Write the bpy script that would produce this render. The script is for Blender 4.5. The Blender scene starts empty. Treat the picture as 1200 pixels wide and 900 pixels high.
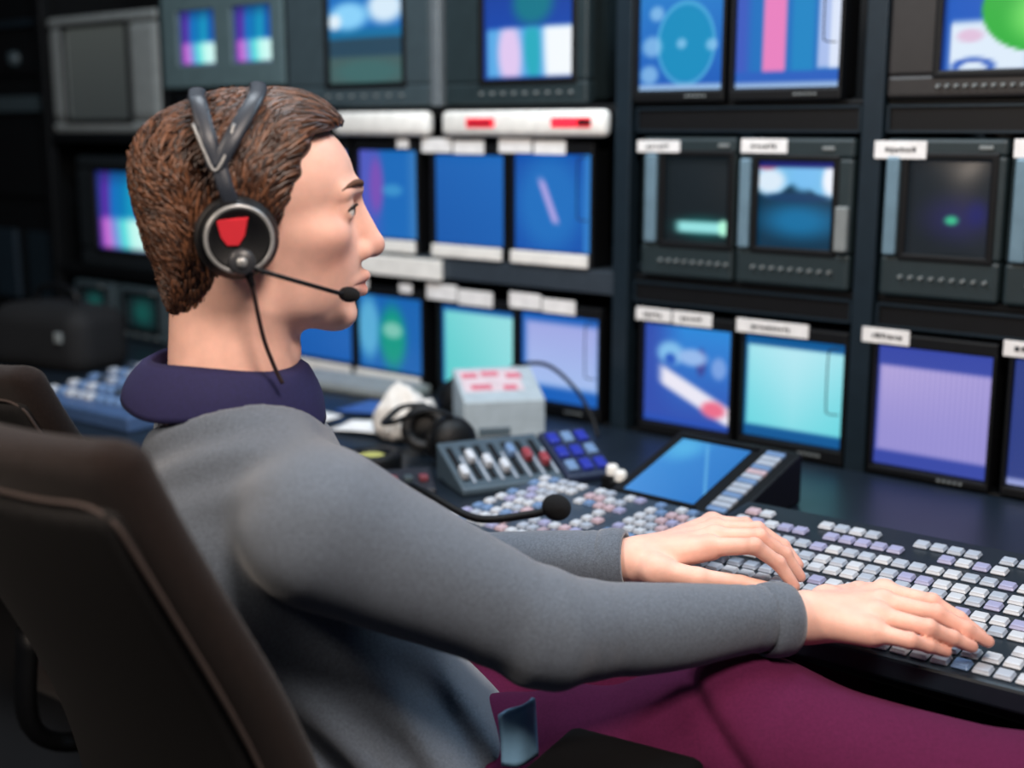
import bpy, bmesh, math, random
import numpy as np
from mathutils import Vector, Matrix

# ------------------------------------------------------------------ camera, world, lights, exposure
SC = bpy.context.scene
COL = SC.collection
SC.view_settings.view_transform = 'Standard'
SC.view_settings.look = 'None'
SC.view_settings.gamma = 1.0
SC.view_settings.use_curve_mapping = False
SC.view_settings.exposure = 0.0

CAM = np.array([0.0, 0.0, 1.30])
PITCH = math.radians(11.3)
FPX = 1500.0
cd = bpy.data.cameras.new('camera')
cam = bpy.data.objects.new('camera', cd)
COL.objects.link(cam)
cam.location = CAM
cam.rotation_euler = (math.pi / 2 - PITCH, 0, 0)
cd.sensor_width = 36.0
cd.lens = FPX / 1200.0 * 36.0
cd.clip_start = 0.05
cd.dof.use_dof = True
cd.dof.focus_distance = 1.45
cd.dof.aperture_fstop = 2.3
SC.camera = cam

world = bpy.data.worlds.new('world')
SC.world = world
world.use_nodes = True
world.node_tree.nodes['Background'].inputs[0].default_value = (0.45, 0.6, 1.0, 1)
world.node_tree.nodes['Background'].inputs[1].default_value = 0.05


def area(name, loc, target, size, power, color):
    l = bpy.data.lights.new(name, 'AREA')
    l.shape = 'SQUARE'
    l.size = size
    l.energy = power
    l.color = color
    o = bpy.data.objects.new(name, l)
    COL.objects.link(o)
    o.location = loc
    o.rotation_euler = (Vector(target) - Vector(loc)).to_track_quat('-Z', 'Y').to_euler()
    return o


area('key_lamp', (0.35, 0.15, 2.35), (-0.05, 1.25, 1.0), 0.45, 36, (1.0, 0.86, 0.76))
area('rear_lamp', (-1.25, 0.45, 2.0), (-0.3, 1.3, 1.1), 0.35, 16, (1.0, 0.84, 0.70))
area('desk_lamp_cool', (0.75, 1.75, 2.4), (0.2, 1.6, 0.8), 0.5, 13, (0.62, 0.82, 1.0))
area('wall_fill_cool', (-0.35, 1.75, 2.5), (-0.25, 2.7, 1.0), 0.4, 20, (0.85, 0.93, 1.0))  # added unseen light that brightens the white labels and bars on the wall
area('room_lamp_cool', (-1.1, 2.2, 2.45), (-0.8, 2.7, 0.8), 0.5, 5, (0.7, 0.86, 1.0))

# ------------------------------------------------------------------ frames
FW = np.array([0, math.cos(PITCH), -math.sin(PITCH)])
UPV = np.array([0, math.sin(PITCH), math.cos(PITCH)])


def ray(x, y):
    return FW + np.array([1.0, 0, 0]) * (x - 600) / FPX + UPV * (450 - y) / FPX


def at_height(x, y, z):
    d = ray(x, y)
    return CAM + d * ((z - CAM[2]) / d[2])


WALL_O = Vector((0.369, 2.303, 0.0))      # a point on the front plane of the monitor wall
WALL_A = math.radians(-40)
WU = Vector((math.cos(WALL_A), math.sin(WALL_A), 0))
WV = Vector((-math.sin(WALL_A), math.cos(WALL_A), 0))


def wall_pt(s, y, z):
    return WALL_O + WU * s + WV * y + Vector((0, 0, z))


# ------------------------------------------------------------------ materials
def srgb(r, g, b):
    f = lambda c: c / 12.92 if c <= 0.04045 else ((c + 0.055) / 1.055) ** 2.4
    return (f(r / 255), f(g / 255), f(b / 255), 1)


MATS = {}


def mat(name, rgb, rough=0.5, metal=0.0, var=0.08, scale=40.0, bump=0.0, bscale=400.0, emit=0.0, attr=None, sheen=0.0,
        sss=0.0, spec=0.5):
    if name in MATS:
        return MATS[name]
    m = bpy.data.materials.new(name)
    m.use_nodes = True
    nt = m.node_tree
    b = nt.nodes['Principled BSDF']
    b.inputs['Roughness'].default_value = rough
    b.inputs['Metallic'].default_value = metal
    b.inputs['Specular IOR Level'].default_value = spec
    if sheen:
        b.inputs['Sheen Weight'].default_value = sheen
    if sss:
        b.inputs['Subsurface Weight'].default_value = sss
        b.inputs['Subsurface Radius'].default_value = (1.0, 0.35, 0.2)
        b.inputs['Subsurface Scale'].default_value = 0.008
    tc = nt.nodes.new('ShaderNodeTexCoord')
    nz = nt.nodes.new('ShaderNodeTexNoise')
    nz.inputs['Scale'].default_value = scale
    nz.inputs['Detail'].default_value = 3
    nt.links.new(tc.outputs['Object'], nz.inputs['Vector'])
    mr = nt.nodes.new('ShaderNodeMapRange')
    mr.inputs['From Min'].default_value = 0.3
    mr.inputs['From Max'].default_value = 0.7
    mr.inputs['To Min'].default_value = 1 - var
    mr.inputs['To Max'].default_value = 1 + var
    nt.links.new(nz.outputs['Fac'], mr.inputs['Value'])
    mx = nt.nodes.new('ShaderNodeMix')
    mx.data_type = 'RGBA'
    mx.blend_type = 'MULTIPLY'
    mx.inputs['Factor'].default_value = 1
    nt.links.new(mr.outputs['Result'], mx.inputs[7])
    if attr:
        at = nt.nodes.new('ShaderNodeAttribute')
        at.attribute_name = attr
        nt.links.new(at.outputs['Color'], mx.inputs[6])
    else:
        mx.inputs[6].default_value = srgb(*rgb)
    nt.links.new(mx.outputs[2], b.inputs['Base Color'])
    if bump:
        n2 = nt.nodes.new('ShaderNodeTexNoise')
        n2.inputs['Scale'].default_value = bscale
        n2.inputs['Detail'].default_value = 2
        nt.links.new(tc.outputs['Object'], n2.inputs['Vector'])
        bp = nt.nodes.new('ShaderNodeBump')
        bp.inputs['Strength'].default_value = bump
        bp.inputs['Distance'].default_value = 0.001
        nt.links.new(n2.outputs['Fac'], bp.inputs['Height'])
        nt.links.new(bp.outputs['Normal'], b.inputs['Normal'])
    if emit:
        b.inputs['Emission Color'].default_value = srgb(*rgb)
        b.inputs['Emission Strength'].default_value = emit
    MATS[name] = m
    return m


def screen_mat(name, strength=1.0):
    if name in MATS:
        return MATS[name]
    m = bpy.data.materials.new(name)
    m.use_nodes = True
    nt = m.node_tree
    b = nt.nodes['Principled BSDF']
    b.inputs['Base Color'].default_value = (0.008, 0.01, 0.012, 1)
    b.inputs['Roughness'].default_value = 0.25
    at = nt.nodes.new('ShaderNodeAttribute')
    at.attribute_name = 'picture'
    nt.links.new(at.outputs['Color'], b.inputs['Emission Color'])
    b.inputs['Emission Strength'].default_value = strength
    MATS[name] = m
    return m


BLACK = mat('black_plastic', (10, 12, 15), 0.5, spec=0.3)
RACKM = mat('rack_paint', (30, 44, 54), 0.4, 0.3)
RACKD = mat('rack_black', (9, 12, 15), 0.5, spec=0.3)
CASE = mat('monitor_case_grey', (58, 72, 78), 0.5)
CASED = mat('monitor_case_dark', (32, 46, 50), 0.5)
CASEL = mat('monitor_case_light', (128, 134, 134), 0.55)
WHITE = mat('white_plastic', (246, 244, 238), 0.45)
PAPER = mat('label_paper', (242, 241, 240), 0.8)
INK = mat('ink', (40, 42, 48), 0.8)
DESK = mat('desk_laminate', (22, 32, 42), 0.38, var=0.15, scale=8)
SCREEN = screen_mat('screen_picture', 1.0)


# ------------------------------------------------------------------ object helpers
def finish(name, me, material, parent=None, smooth=False, mw=None):
    o = bpy.data.objects.new(name, me)
    COL.objects.link(o)
    if material is not None:
        if isinstance(material, (list, tuple)):
            for mm in material:
                me.materials.append(mm)
        else:
            me.materials.append(material)
    if smooth:
        me.polygons.foreach_set('use_smooth', [True] * len(me.polygons))
    if parent is not None:
        o.parent = parent
    if mw is not None:
        o.matrix_world = mw
    return o


def obj(name, bm, material, parent=None, smooth=False):
    me = bpy.data.meshes.new(name)
    bmesh.ops.recalc_face_normals(bm, faces=bm.faces)
    bm.to_mesh(me)
    bm.free()
    return finish(name, me, material, parent, smooth)


def tag(o, label, cat, group=None, kind=None):
    o['label'] = label
    o['category'] = cat
    if group:
        o['group'] = group
    if kind:
        o['kind'] = kind
    return o


def thing(name, label, cat, loc=(0, 0, 0), rz=0.0, group=None):
    o = bpy.data.objects.new(name, None)
    COL.objects.link(o)
    o.location = loc
    o.rotation_euler = (0, 0, rz)
    o.empty_display_size = 0.05
    return tag(o, label, cat, group)


def struct(o):
    o['kind'] = 'structure'
    return o


def copy_tree(o, parent=None):
    c = o.copy()
    COL.objects.link(c)
    c.parent = parent
    for ch in list(o.children):
        copy_tree(ch, c)
    return c


def box(bm, c, s, bev=0.0, rot=None, seg=2):
    t = bmesh.new()
    bmesh.ops.create_cube(t, size=1)
    for v in t.verts:
        v.co = Vector((v.co.x * s[0], v.co.y * s[1], v.co.z * s[2]))
    if bev:
        bmesh.ops.bevel(t, geom=list(t.edges), offset=bev, segments=seg, profile=0.5, affect='EDGES')
    M = Matrix.Translation(Vector(c))
    if rot is not None:
        M = M @ rot
    t.transform(M)
    me = bpy.data.meshes.new('tmp')
    t.to_mesh(me)
    t.free()
    bm.from_mesh(me)
    bpy.data.meshes.remove(me)
    return bm


def B(*boxes, bev=0.0):
    bm = bmesh.new()
    for b in boxes:
        box(bm, b[0], b[1], bev)
    return bm


def tube(bm, pts, r, sides=8, cap=True, flat=None):
    """tube along pts, r a number or list; flat=(normal vector, factor) squashes the section along normal"""
    pts = [Vector(p) for p in pts]
    n = len(pts)
    rs = r if isinstance(r, (list, tuple)) else [r] * n
    rings = []
    t0 = (pts[1] - pts[0]).normalized()
    a = Vector((0, 0, 1)) if abs(t0.z) < 0.9 else Vector((1, 0, 0))
    nrm = (a - t0 * a.dot(t0)).normalized()
    for i in range(n):
        t = (pts[min(i + 1, n - 1)] - pts[max(i - 1, 0)]).normalized()
        nrm = (nrm - t * nrm.dot(t))
        nrm = nrm.normalized() if nrm.length > 1e-6 else t.orthogonal().normalized()
        bn = t.cross(nrm)
        ring = []
        for k in range(sides):
            q = 2 * math.pi * k / sides
            d = nrm * math.cos(q) * rs[i] + bn * math.sin(q) * rs[i]
            if flat:
                fn = Vector(flat[0](pts[i]) if callable(flat[0]) else flat[0])
                fn = (fn - t * fn.dot(t)).normalized()
                d = d - fn * d.dot(fn) * (1 - flat[1])
            ring.append(bm.verts.new(pts[i] + d))
        rings.append(ring)
    for i in range(n - 1):
        for k in range(sides):
            bm.faces.new((rings[i][k], rings[i][(k + 1) % sides], rings[i + 1][(k + 1) % sides], rings[i + 1][k]))
    if cap:
        bm.faces.new(rings[0][::-1])
        bm.faces.new(rings[-1])
    return bm


def spline(pts, n=8):
    """Catmull-Rom through pts"""
    P = [np.array(p, float) for p in pts]
    P = [2 * P[0] - P[1]] + P + [2 * P[-1] - P[-2]]
    out = []
    for i in range(1, len(P) - 2):
        for k in range(n):
            t = k / n
            out.append(0.5 * (2 * P[i] + (P[i + 1] - P[i - 1]) * t + (2 * P[i - 1] - 5 * P[i] + 4 * P[i + 1] - P[i + 2]) * t * t
                              + (3 * P[i] - P[i - 1] - 3 * P[i + 1] + P[i + 2]) * t ** 3))
    out.append(P[-2])
    return [tuple(p) for p in out]


def lathe(bm, prof, sides=32, M=None):
    """profile of (radius, height) turned about z"""
    rings = []
    M = M or Matrix()
    for r, h in prof:
        if r < 1e-6:
            rings.append([bm.verts.new(M @ Vector((0, 0, h)))])
        else:
            rings.append([bm.verts.new(M @ Vector((r * math.cos(2 * math.pi * k / sides), r * math.sin(2 * math.pi * k / sides), h)))
                          for k in range(sides)])
    for a, b in zip(rings, rings[1:]):
        for k in range(sides):
            k2 = (k + 1) % sides
            if len(a) == 1 and len(b) == 1:
                continue
            if len(a) == 1:
                bm.faces.new((a[0], b[k2], b[k]))
            elif len(b) == 1:
                bm.faces.new((a[k], a[k2], b[0]))
            else:
                bm.faces.new((a[k], a[k2], b[k2], b[k]))
    return bm


# ------------------------------------------------------------------ implicit surfaces
def dot3(a, b):
    return a[..., 0] * b[..., 0] + a[..., 1] * b[..., 1] + a[..., 2] * b[..., 2]


def cone(P, a, b, ra, rb):
    a = np.asarray(a, float)
    ba = np.asarray(b, float) - a
    pa = P - a
    h = np.clip((pa @ ba) / max(ba @ ba, 1e-12), 0, 1)
    q = pa - h[:, None] * ba
    return np.sqrt((q * q).sum(1)) - (ra + (rb - ra) * h)


def ell(P, c, r):
    r = np.asarray(r, float)
    q = (P - np.asarray(c, float)) / r
    k0 = np.sqrt((q * q).sum(1))
    q2 = q / r
    k1 = np.sqrt((q2 * q2).sum(1)) + 1e-9
    return np.where(k0 < 1e-6, -r.min(), k0 * (k0 - 1) / k1)


def rbox(P, c, half, r):
    q = np.abs(P - np.asarray(c, float)) - (np.asarray(half, float) - r)
    return np.sqrt((np.maximum(q, 0) ** 2).sum(1)) + np.minimum(q.max(1), 0) - r


def smin(a, b, k):
    h = np.maximum(k - np.abs(a - b), 0) / k
    return np.minimum(a, b) - h * h * k * 0.25


def smax(a, b, k):
    return -smin(-a, -b, k)


def chain(P, pts, rs, k=0.004):
    d = None
    for i in range(len(pts) - 1):
        e = cone(P, pts[i], pts[i + 1], rs[i], rs[i + 1])
        d = e if d is None else smin(d, e, k)
    return d


def wob(P, freq, seed, n=6):
    rg = np.random.RandomState(seed)
    s = np.zeros(len(P))
    for i in range(n):
        k = rg.normal(size=3)
        k *= freq * (0.6 + 0.8 * rg.rand()) / np.linalg.norm(k)
        s += np.sin(P @ k + rg.rand() * 6.28)
    return s / math.sqrt(n)


def inbox(P, lo, hi, f, far=0.5):
    lo = np.asarray(lo)
    hi = np.asarray(hi)
    q = np.maximum(np.maximum(lo - P, P - hi), 0)
    dist = np.sqrt((q * q).sum(1))
    out = dist + 0.03
    m = dist <= 0
    if m.any():
        out[m] = f(P[m])
    return out


def mesh_sdf(f, lo, hi, h, BS=8, smooth=2):
    lo = np.asarray(lo, float)
    hi = np.asarray(hi, float)
    nb = np.ceil((hi - lo) / (BS * h)).astype(int)
    g = np.stack(np.meshgrid(*[np.arange(n) for n in nb], indexing='ij'), -1).reshape(-1, 3)
    ctr = lo + (g + 0.5) * BS * h
    R = BS * h * 0.866
    val = np.concatenate([f(c) for c in np.array_split(ctr, max(1, len(ctr) // 200000 + 1))])
    act = g[np.abs(val) < R * 1.35 + 0.003]
    N = nb * BS + 2
    lin = np.arange(BS + 1)
    loc = np.stack(np.meshgrid(lin, lin, lin, indexing='ij'), -1).reshape(-1, 3)
    cid_all, vpos_all, quads = [], [], []

    def cid(i, j, k):
        return (i.astype(np.int64) * N[1] + j) * N[2] + k

    for ch in np.array_split(act, max(1, len(act) // 800 + 1)):
        if len(ch) == 0:
            continue
        base = ch * BS
        pts = (base[:, None, :] + loc[None]) * h + lo
        V = f(pts.reshape(-1, 3)).reshape(len(ch), BS + 1, BS + 1, BS + 1)
        S = V < 0
        cnt = np.zeros((len(ch), BS, BS, BS), np.int8)
        for a in (0, 1):
            for b in (0, 1):
                for c in (0, 1):
                    cnt += S[:, a:a + BS, b:b + BS, c:c + BS]
        ci = np.nonzero((cnt > 0) & (cnt < 8))
        if len(ci[0]):
            acc = np.zeros((len(ci[0]), 3))
            w = np.zeros(len(ci[0]))
            cor = {}
            for a in (0, 1):
                for b in (0, 1):
                    for c in (0, 1):
                        cor[(a, b, c)] = V[ci[0], ci[1] + a, ci[2] + b, ci[3] + c]
            for ax in range(3):
                for p in (0, 1):
                    for q in (0, 1):
                        s0 = [0, 0, 0]
                        s0[(ax + 1) % 3] = p
                        s0[(ax + 2) % 3] = q
                        s1 = list(s0)
                        s1[ax] = 1
                        v0, v1 = cor[tuple(s0)], cor[tuple(s1)]
                        m = (v0 < 0) != (v1 < 0)
                        t = np.where(m, v0 / np.where(m, v0 - v1, 1), 0)
                        pos = np.array(s0, float)[None] + 0 * acc
                        pos[:, ax] = t
                        acc += pos * m[:, None]
                        w += m
            acc /= w[:, None]
            gi = base[ci[0]] + np.stack(ci[1:], -1)
            cid_all.append(cid(gi[:, 0], gi[:, 1], gi[:, 2]))
            vpos_all.append((gi + acc) * h + lo)
        for ax in range(3):
            sl0 = [slice(None), slice(0, BS), slice(0, BS), slice(0, BS)]
            sl1 = list(sl0)
            sl1[ax + 1] = slice(1, BS + 1)
            s0, s1 = S[tuple(sl0)], S[tuple(sl1)]
            e = np.nonzero(s0 != s1)
            if not len(e[0]):
                continue
            gi = base[e[0]] + np.stack(e[1:], -1)
            u = np.zeros(3, int)
            v = np.zeros(3, int)
            u[(ax + 1) % 3] = 1
            v[(ax + 2) % 3] = 1
            cs = [gi - u - v, gi - v, gi, gi - u]
            q = np.stack([cid(c[:, 0], c[:, 1], c[:, 2]) for c in cs], -1)
            fl = s0[e]
            q[~fl] = q[~fl][:, ::-1]
            quads.append(q)
    ids = np.concatenate(cid_all)
    vp = np.concatenate(vpos_all)
    o = np.argsort(ids)
    ids = ids[o]
    vp = vp[o]
    Q = np.concatenate(quads)
    ix = np.clip(np.searchsorted(ids, Q), 0, len(ids) - 1)
    ok = (ids[ix] == Q).all(1)
    Q = ix[ok]
    for _ in range(smooth):
        acc = np.zeros_like(vp)
        n = np.zeros(len(vp))
        for i in range(4):
            a, b = Q[:, i], Q[:, (i + 1) % 4]
            for d in range(3):
                acc[:, d] += np.bincount(a, vp[b, d], len(vp)) + np.bincount(b, vp[a, d], len(vp))
            n += np.bincount(a, minlength=len(vp)) + np.bincount(b, minlength=len(vp))
        n = np.maximum(n, 1)
        vp = vp * 0.5 + acc / n[:, None] * 0.5
    return vp, Q


def np_mesh(name, vp, Q, color=None, cname='tint'):
    me = bpy.data.meshes.new(name)
    me.vertices.add(len(vp))
    me.vertices.foreach_set('co', np.ascontiguousarray(vp, np.float32).ravel())
    k = Q.shape[1]
    me.loops.add(Q.size)
    me.loops.foreach_set('vertex_index', np.ascontiguousarray(Q, np.int32).ravel())
    me.polygons.add(len(Q))
    me.polygons.foreach_set('loop_start', np.arange(0, Q.size, k, dtype=np.int32))
    me.polygons.foreach_set('use_smooth', np.ones(len(Q), bool))
    me.update(calc_edges=True)
    if color is not None:
        a = me.color_attributes.new(cname, 'FLOAT_COLOR', 'POINT')
        c = np.ones((len(vp), 4), np.float32)
        c[:, :3] = color
        a.data.foreach_set('color', c.ravel())
    return me


def sdf_obj(name, f, lo, hi, h, material, parent=None, smooth=2, colorf=None):
    vp, Q = mesh_sdf(f, lo, hi, h, smooth=smooth)
    me = np_mesh(name, vp, Q, colorf(vp) if colorf else None)
    o = finish(name, me, material, parent)
    return o


# ------------------------------------------------------------------ the room
def slab(name, c, s, m, rz=0.0):
    o = obj(name, B(((0, 0, 0), s)), m)
    o.location = c
    o.rotation_euler = (0, 0, rz)
    return struct(o)


FLOORM = mat('dark_carpet', (22, 23, 27), 0.9, bump=0.4, bscale=300)
WALLM = mat('dark_wall_paint', (20, 22, 27), 0.8)
slab('floor', (-0.4, 1.6, -0.05), (7, 7, 0.1), FLOORM)
slab('ceiling', (-0.4, 1.6, 2.75), (7, 7, 0.1), mat('ceiling_dark', (60, 60, 62), 0.9))
slab('wall_back', wall_pt(-0.6, 0.75, 1.35), (5.4, 0.1, 2.7), WALLM, WALL_A)
slab('wall_left', wall_pt(-3.2, -1.0, 1.35), (0.1, 3.4, 2.7), WALLM, WALL_A)


# ------------------------------------------------------------------ monitor rack (wall coordinates: s along the wall, y into it, z up)
rack = thing('monitor_rack', 'dark steel rack frame of posts and shelves holding the wall of monitors', 'rack', WALL_O, WALL_A)


def rbox_part(name, s0, s1, y0, y1, z0, z1, m, bev=0.002):
    return obj(name, B((((s0 + s1) / 2, (y0 + y1) / 2, (z0 + z1) / 2), (s1 - s0, y1 - y0, z1 - z0)), bev=bev), m, rack)


for s in (-0.226, 0.266, 0.755):
    rbox_part('post', s, s + 0.036, -0.006, 0.03, 0.0, 2.15, RACKM)
    rbox_part('post', s, s + 0.036, 0.45, 0.49, 0.0, 2.15, RACKM)
for s, w, z0, z1 in ((-2.24, 0.03, 0, 2.15), (-1.657, 0.022, 0, 2.15), (-1.218, 0.03, 0, 1.345), (-1.166, 0.009, 1.345, 2.15)):
    rbox_part('post', s, s + w, 0.0, 0.03, z0, z1, RACKD)
    rbox_part('post', s, s + w, 0.45, 0.49, z0, z1, RACKD)
rbox_part('post', -0.69, -0.667, -0.014, 0.02, 1.345, 2.15, mat('bright_steel', (150, 160, 166), 0.35, 0.6))
# shelves: left bays, centre bay, right bay
for s0, s1 in ((-2.21, -0.222), (-0.186, 0.266), (0.302, 0.755)):
    rbox_part('shelf', s0, s1, 0.004, 0.47, 0.705, 0.728, RACKD)
    rbox_part('shelf', s0, s1, 0.006, 0.47, 2.13, 2.15, RACKD)
rbox_part('shelf', -2.21, -1.655, 0.004, 0.47, 0.895, 0.915, RACKD)
rbox_part('shelf', -2.21, -1.655, 0.004, 0.47, 1.262, 1.285, RACKD)
rbox_part('shelf', -1.635, -1.166, 0.004, 0.47, 1.375, 1.398, RACKD)
rbox_part('beam', -1.655, -0.222, -0.006, 0.47, 0.985, 1.03, mat('beam_grey', (62, 72, 82), 0.45, 0.3))
rbox_part('beam', -0.945, -0.668, -0.02, -0.0065, 0.981, 1.024, WHITE)  # brightly lit stretch of the beam, put in as a white bar
rbox_part('shelf', -1.175, -0.222, 0.004, 0.47, 1.33, 1.345, RACKD)
for s0, s1 in ((-0.186, 0.266), (0.302, 0.755)):
    rbox_part('shelf', s0, s1, 0.012, 0.47, 1.018, 1.03, RACKD)
    rbox_part('shelf', s0, s1, 0.012, 0.47, 1.338, 1.346, RACKD)
    for z0, z1 in ((1.292, 1.338), (0.976, 1.018)):
        p = rbox_part('blanking_panel', s0 + 0.004, s1 - 0.004, 0.006, 0.016, z0, z1, BLACK)
        q = bmesh.new()
        w, hh = s1 - s0 - 0.012, z1 - z0
        cx, cz = (s0 + s1) / 2, (z0 + z1) / 2
        for b in (((cx, 0.004, z1 - 0.003), (w, 0.006, 0.004)), ((cx, 0.004, z0 + 0.003), (w, 0.006, 0.004)),
                  ((cx - w / 2, 0.004, cz), (0.004, 0.006, hh - 0.002)), ((cx + w / 2, 0.004, cz), (0.004, 0.006, hh - 0.002))):
            box(q, *b)
        obj('panel_rim', q, RACKM, p)
# rear side panel closing the rack
rbox_part('rear_panel', -2.24, 0.79, 0.495, 0.505, 0.0, 2.15, RACKD)

# tally bars on the left shelf
RED = mat('tally_red', (235, 40, 60), 0.4, emit=1.0)
for s0, s1, leds, lab in ((-0.985, -0.697, (), 'plain white indicator bar nearest the person on the shelf edge'),
                          (-0.655, -0.238, ((-0.545, 0.075), (-0.315, 0.095)), 'white indicator bar with two red lamps')):
    t = thing('tally_bar', lab, 'indicator bar', wall_pt(s0, 0, 1.283), WALL_A)
    obj('housing', B((((s1 - s0) / 2, -0.009, 0.0265), (s1 - s0, 0.03, 0.051)), bev=0.011), WHITE, t, True)
    for sc, w in leds:
        obj('red_lamp', B(((sc - s0, -0.0245, 0.028), (w, 0.006, 0.019)), bev=0.0025), RED, t)
    if leds:
        obj('lamp_slot', B(((-0.315 - s0 + 0.034, -0.0285, 0.028), (0.03, 0.004, 0.011)), bev=0.001), BLACK, t)
        obj('lamp_slot', B(((-0.545 - s0, -0.0285, 0.028), (0.062, 0.003, 0.009)), bev=0.001), mat('tally_dark_red', (140, 20, 36), 0.4), t)


# ------------------------------------------------------------------ screens
def lerp(a, b, t):
    return tuple(x + (y - x) * t for x, y in zip(a, b))


def ss(a, b, x):
    t = min(1, max(0, (x - a) / (b - a)))
    return t * t * (3 - 2 * t)


def blob(u, v, cu, cv, ru, rv, soft=0.5):
    d = math.hypot((u - cu) / ru, (v - cv) / rv)
    return 1 - ss(1 - soft, 1 + soft * 0.3, d)


def bars(u, v):
    top = [(40, 60, 150), (90, 40, 160), (20, 110, 190), (10, 120, 180), (20, 150, 190), (20, 90, 170)]
    bot = [(110, 60, 170), (200, 110, 210), (120, 150, 220), (90, 220, 220), (190, 250, 240), (210, 250, 245)]
    i = min(5, int(u * 6))
    f = u * 6 - i
    def pick(L):
        return lerp(L[i], L[min(5, i + 1)], ss(0.3, 1, f))
    c = lerp(pick(bot), pick(top), ss(0.36, 0.46, v))
    c = lerp(c, (20, 40, 90), ss(0.75, 1.0, v) * 0.5)
    return lerp(c, (20, 20, 90), max(ss(0.07, 0.0, v), ss(0.05, 0.0, u)))


def border(c, u, v, col, l=0.0, r=0.0, b=0.0, t=0.0, w=0.02):
    m = 0
    if l: m = max(m, 1 - ss(l - w, l + w, u))
    if r: m = max(m, ss(1 - r - w, 1 - r + w, u))
    if b: m = max(m, 1 - ss(b - w, b + w, v))
    if t: m = max(m, ss(1 - t - w, 1 - t + w, v))
    return lerp(c, col, m)


def p_blue(u, v): return lerp((22, 88, 170), (32, 108, 190), v * 0.5 + u * 0.3)


def p_cyan(u, v):
    c = lerp((96, 205, 205), (150, 222, 225), ss(0, 1, u * 0.6 + v * 0.4))
    return border(c, u, v, (20, 92, 165), l=0.03, t=0.06)


def p_cyan_right(u, v):
    c = lerp((110, 215, 225), (182, 232, 242), ss(0, 1, v * 0.7 + 0.3 * (1 - abs(2 * u - 1))))
    return border(c, u, v, (12, 88, 150), l=0.02, b=0.11, t=0.09)


def p_lav(u, v):
    c = lerp((165, 195, 240), (160, 165, 225), v)
    return border(c, u, v, (25, 95, 185), l=0.05, r=0.03, b=0.17, t=0.09, w=0.05)


def p_lav_stripe(u, v):
    c = lerp((158, 150, 215), (196, 178, 226), ss(0.2, 1, v) * (1 - 0.5 * u))
    c = lerp(c, (132, 126, 196), 0.5 * (0.5 + 0.5 * math.sin(u * 2 * math.pi * 22)))
    return border(c, u, v, (56, 72, 165), l=0.02, b=0.12, t=0.16)


def p_dusk(u, v): return border((46, 62, 132), u, v, (150, 160, 215), b=0.05)


def p_map(u, v):
    c = (22, 98, 175)
    c = lerp(c, (110, 195, 225), 0.75 * blob(u, v, 0.15, 0.55, 0.2, 0.5))
    c = lerp(c, (10, 150, 130), blob(u, v, 0.52, 0.45, 0.24, 0.5))
    return lerp(c, (150, 205, 190), 0.8 * blob(u, v, 0.52, 0.55, 0.18, 0.13))


def p_pink_left(u, v):
    c = lerp((80, 90, 190), (25, 105, 185), ss(0.1, 0.5, u))
    c = lerp(c, (120, 80, 180), blob(u, v, 0.28, 0.6, 0.14, 0.4))
    c = lerp(c, (80, 170, 215), 0.6 * blob(u, v, 0.55, 0.55, 0.2, 0.08))
    return lerp(c, (70, 130, 190), 0.6 * ss(0.75, 0.9, u))


def p_figure(u, v):
    c = lerp((18, 82, 172), (30, 110, 190), blob(u, v, 0.45, 0.5, 0.5, 0.6))
    a = abs((u - 0.33) - (0.75 - v) * 0.45)
    c = lerp(c, (170, 160, 225), (1 - ss(0.02, 0.07, a)) * ss(0.25, 0.33, v) * ss(0.8, 0.68, v))
    return lerp(c, (60, 140, 210), 0.7 * ss(0.86, 0.9, u))


def p_shapes(u, v):
    c = lerp((50, 60, 160), (48, 120, 205), ss(0, 0.5, u) * v + 0.3)
    for cu, cv, ru, rv, col in ((0.3, 0.72, 0.18, 0.14, (130, 190, 235)), (0.3, 0.66, 0.08, 0.07, (40, 90, 190)),
                                (0.65, 0.66, 0.07, 0.16, (60, 70, 150)), (0.55, 0.70, 0.2, 0.1, (150, 185, 235)),
                                (0.85, 0.62, 0.1, 0.13, (120, 160, 225))):
        c = lerp(c, col, blob(u, v, cu, cv, ru, rv))
    d = abs((v - 0.40) + (u - 0.4) * 0.45)
    c = lerp(c, (235, 232, 245), (1 - ss(0.06, 0.13, d)) * ss(0.12, 0.25, u))
    c = lerp(c, (235, 110, 140), blob(u, v, 0.8, 0.2, 0.16, 0.1))
    return border(c, u, v, (40, 80, 180), b=0.06)


def p_teal_arena(u, v):
    c = lerp((70, 95, 95), (20, 110, 160), ss(0.25, 0.45, v))
    c = lerp(c, (40, 70, 90), ss(0.55, 0.4, abs(v - 0.33) * 6))
    c = lerp(c, (30, 110, 190), ss(0.46, 0.52, v))
    c = lerp(c, (215, 235, 250), blob(u, v, 0.75, 0.66, 0.26, 0.16))
    c = lerp(c, (140, 210, 250), blob(u, v, 0.28, 0.60, 0.32, 0.14))
    c = lerp(c, (225, 240, 250), blob(u, v, 0.08, 0.56, 0.12, 0.08))
    return lerp(c, (60, 110, 110), 0.6 * blob(u, v, 0.5, 0.12, 0.5, 0.12))


def p_studio_b(u, v):
    c = lerp((20, 80, 190), (20, 60, 150), v)
    c = lerp(c, (10, 130, 130), 0.8 * blob(u, v, 0.55, 0.72, 0.25, 0.25))
    lo = ss(0.52, 0.46, v)
    c = lerp(c, (90, 170, 230), lo)
    c = lerp(c, (225, 200, 240), lo * blob(u, v, 0.3, 0.25, 0.16, 0.4))
    c = lerp(c, (40, 170, 190), lo * blob(u, v, 0.55, 0.3, 0.1, 0.4))
    c = lerp(c, (245, 250, 255), lo * ss(0.62, 0.72, u))
    return border(c, u, v, (20, 60, 150), b=0.05, l=0.04)


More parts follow.
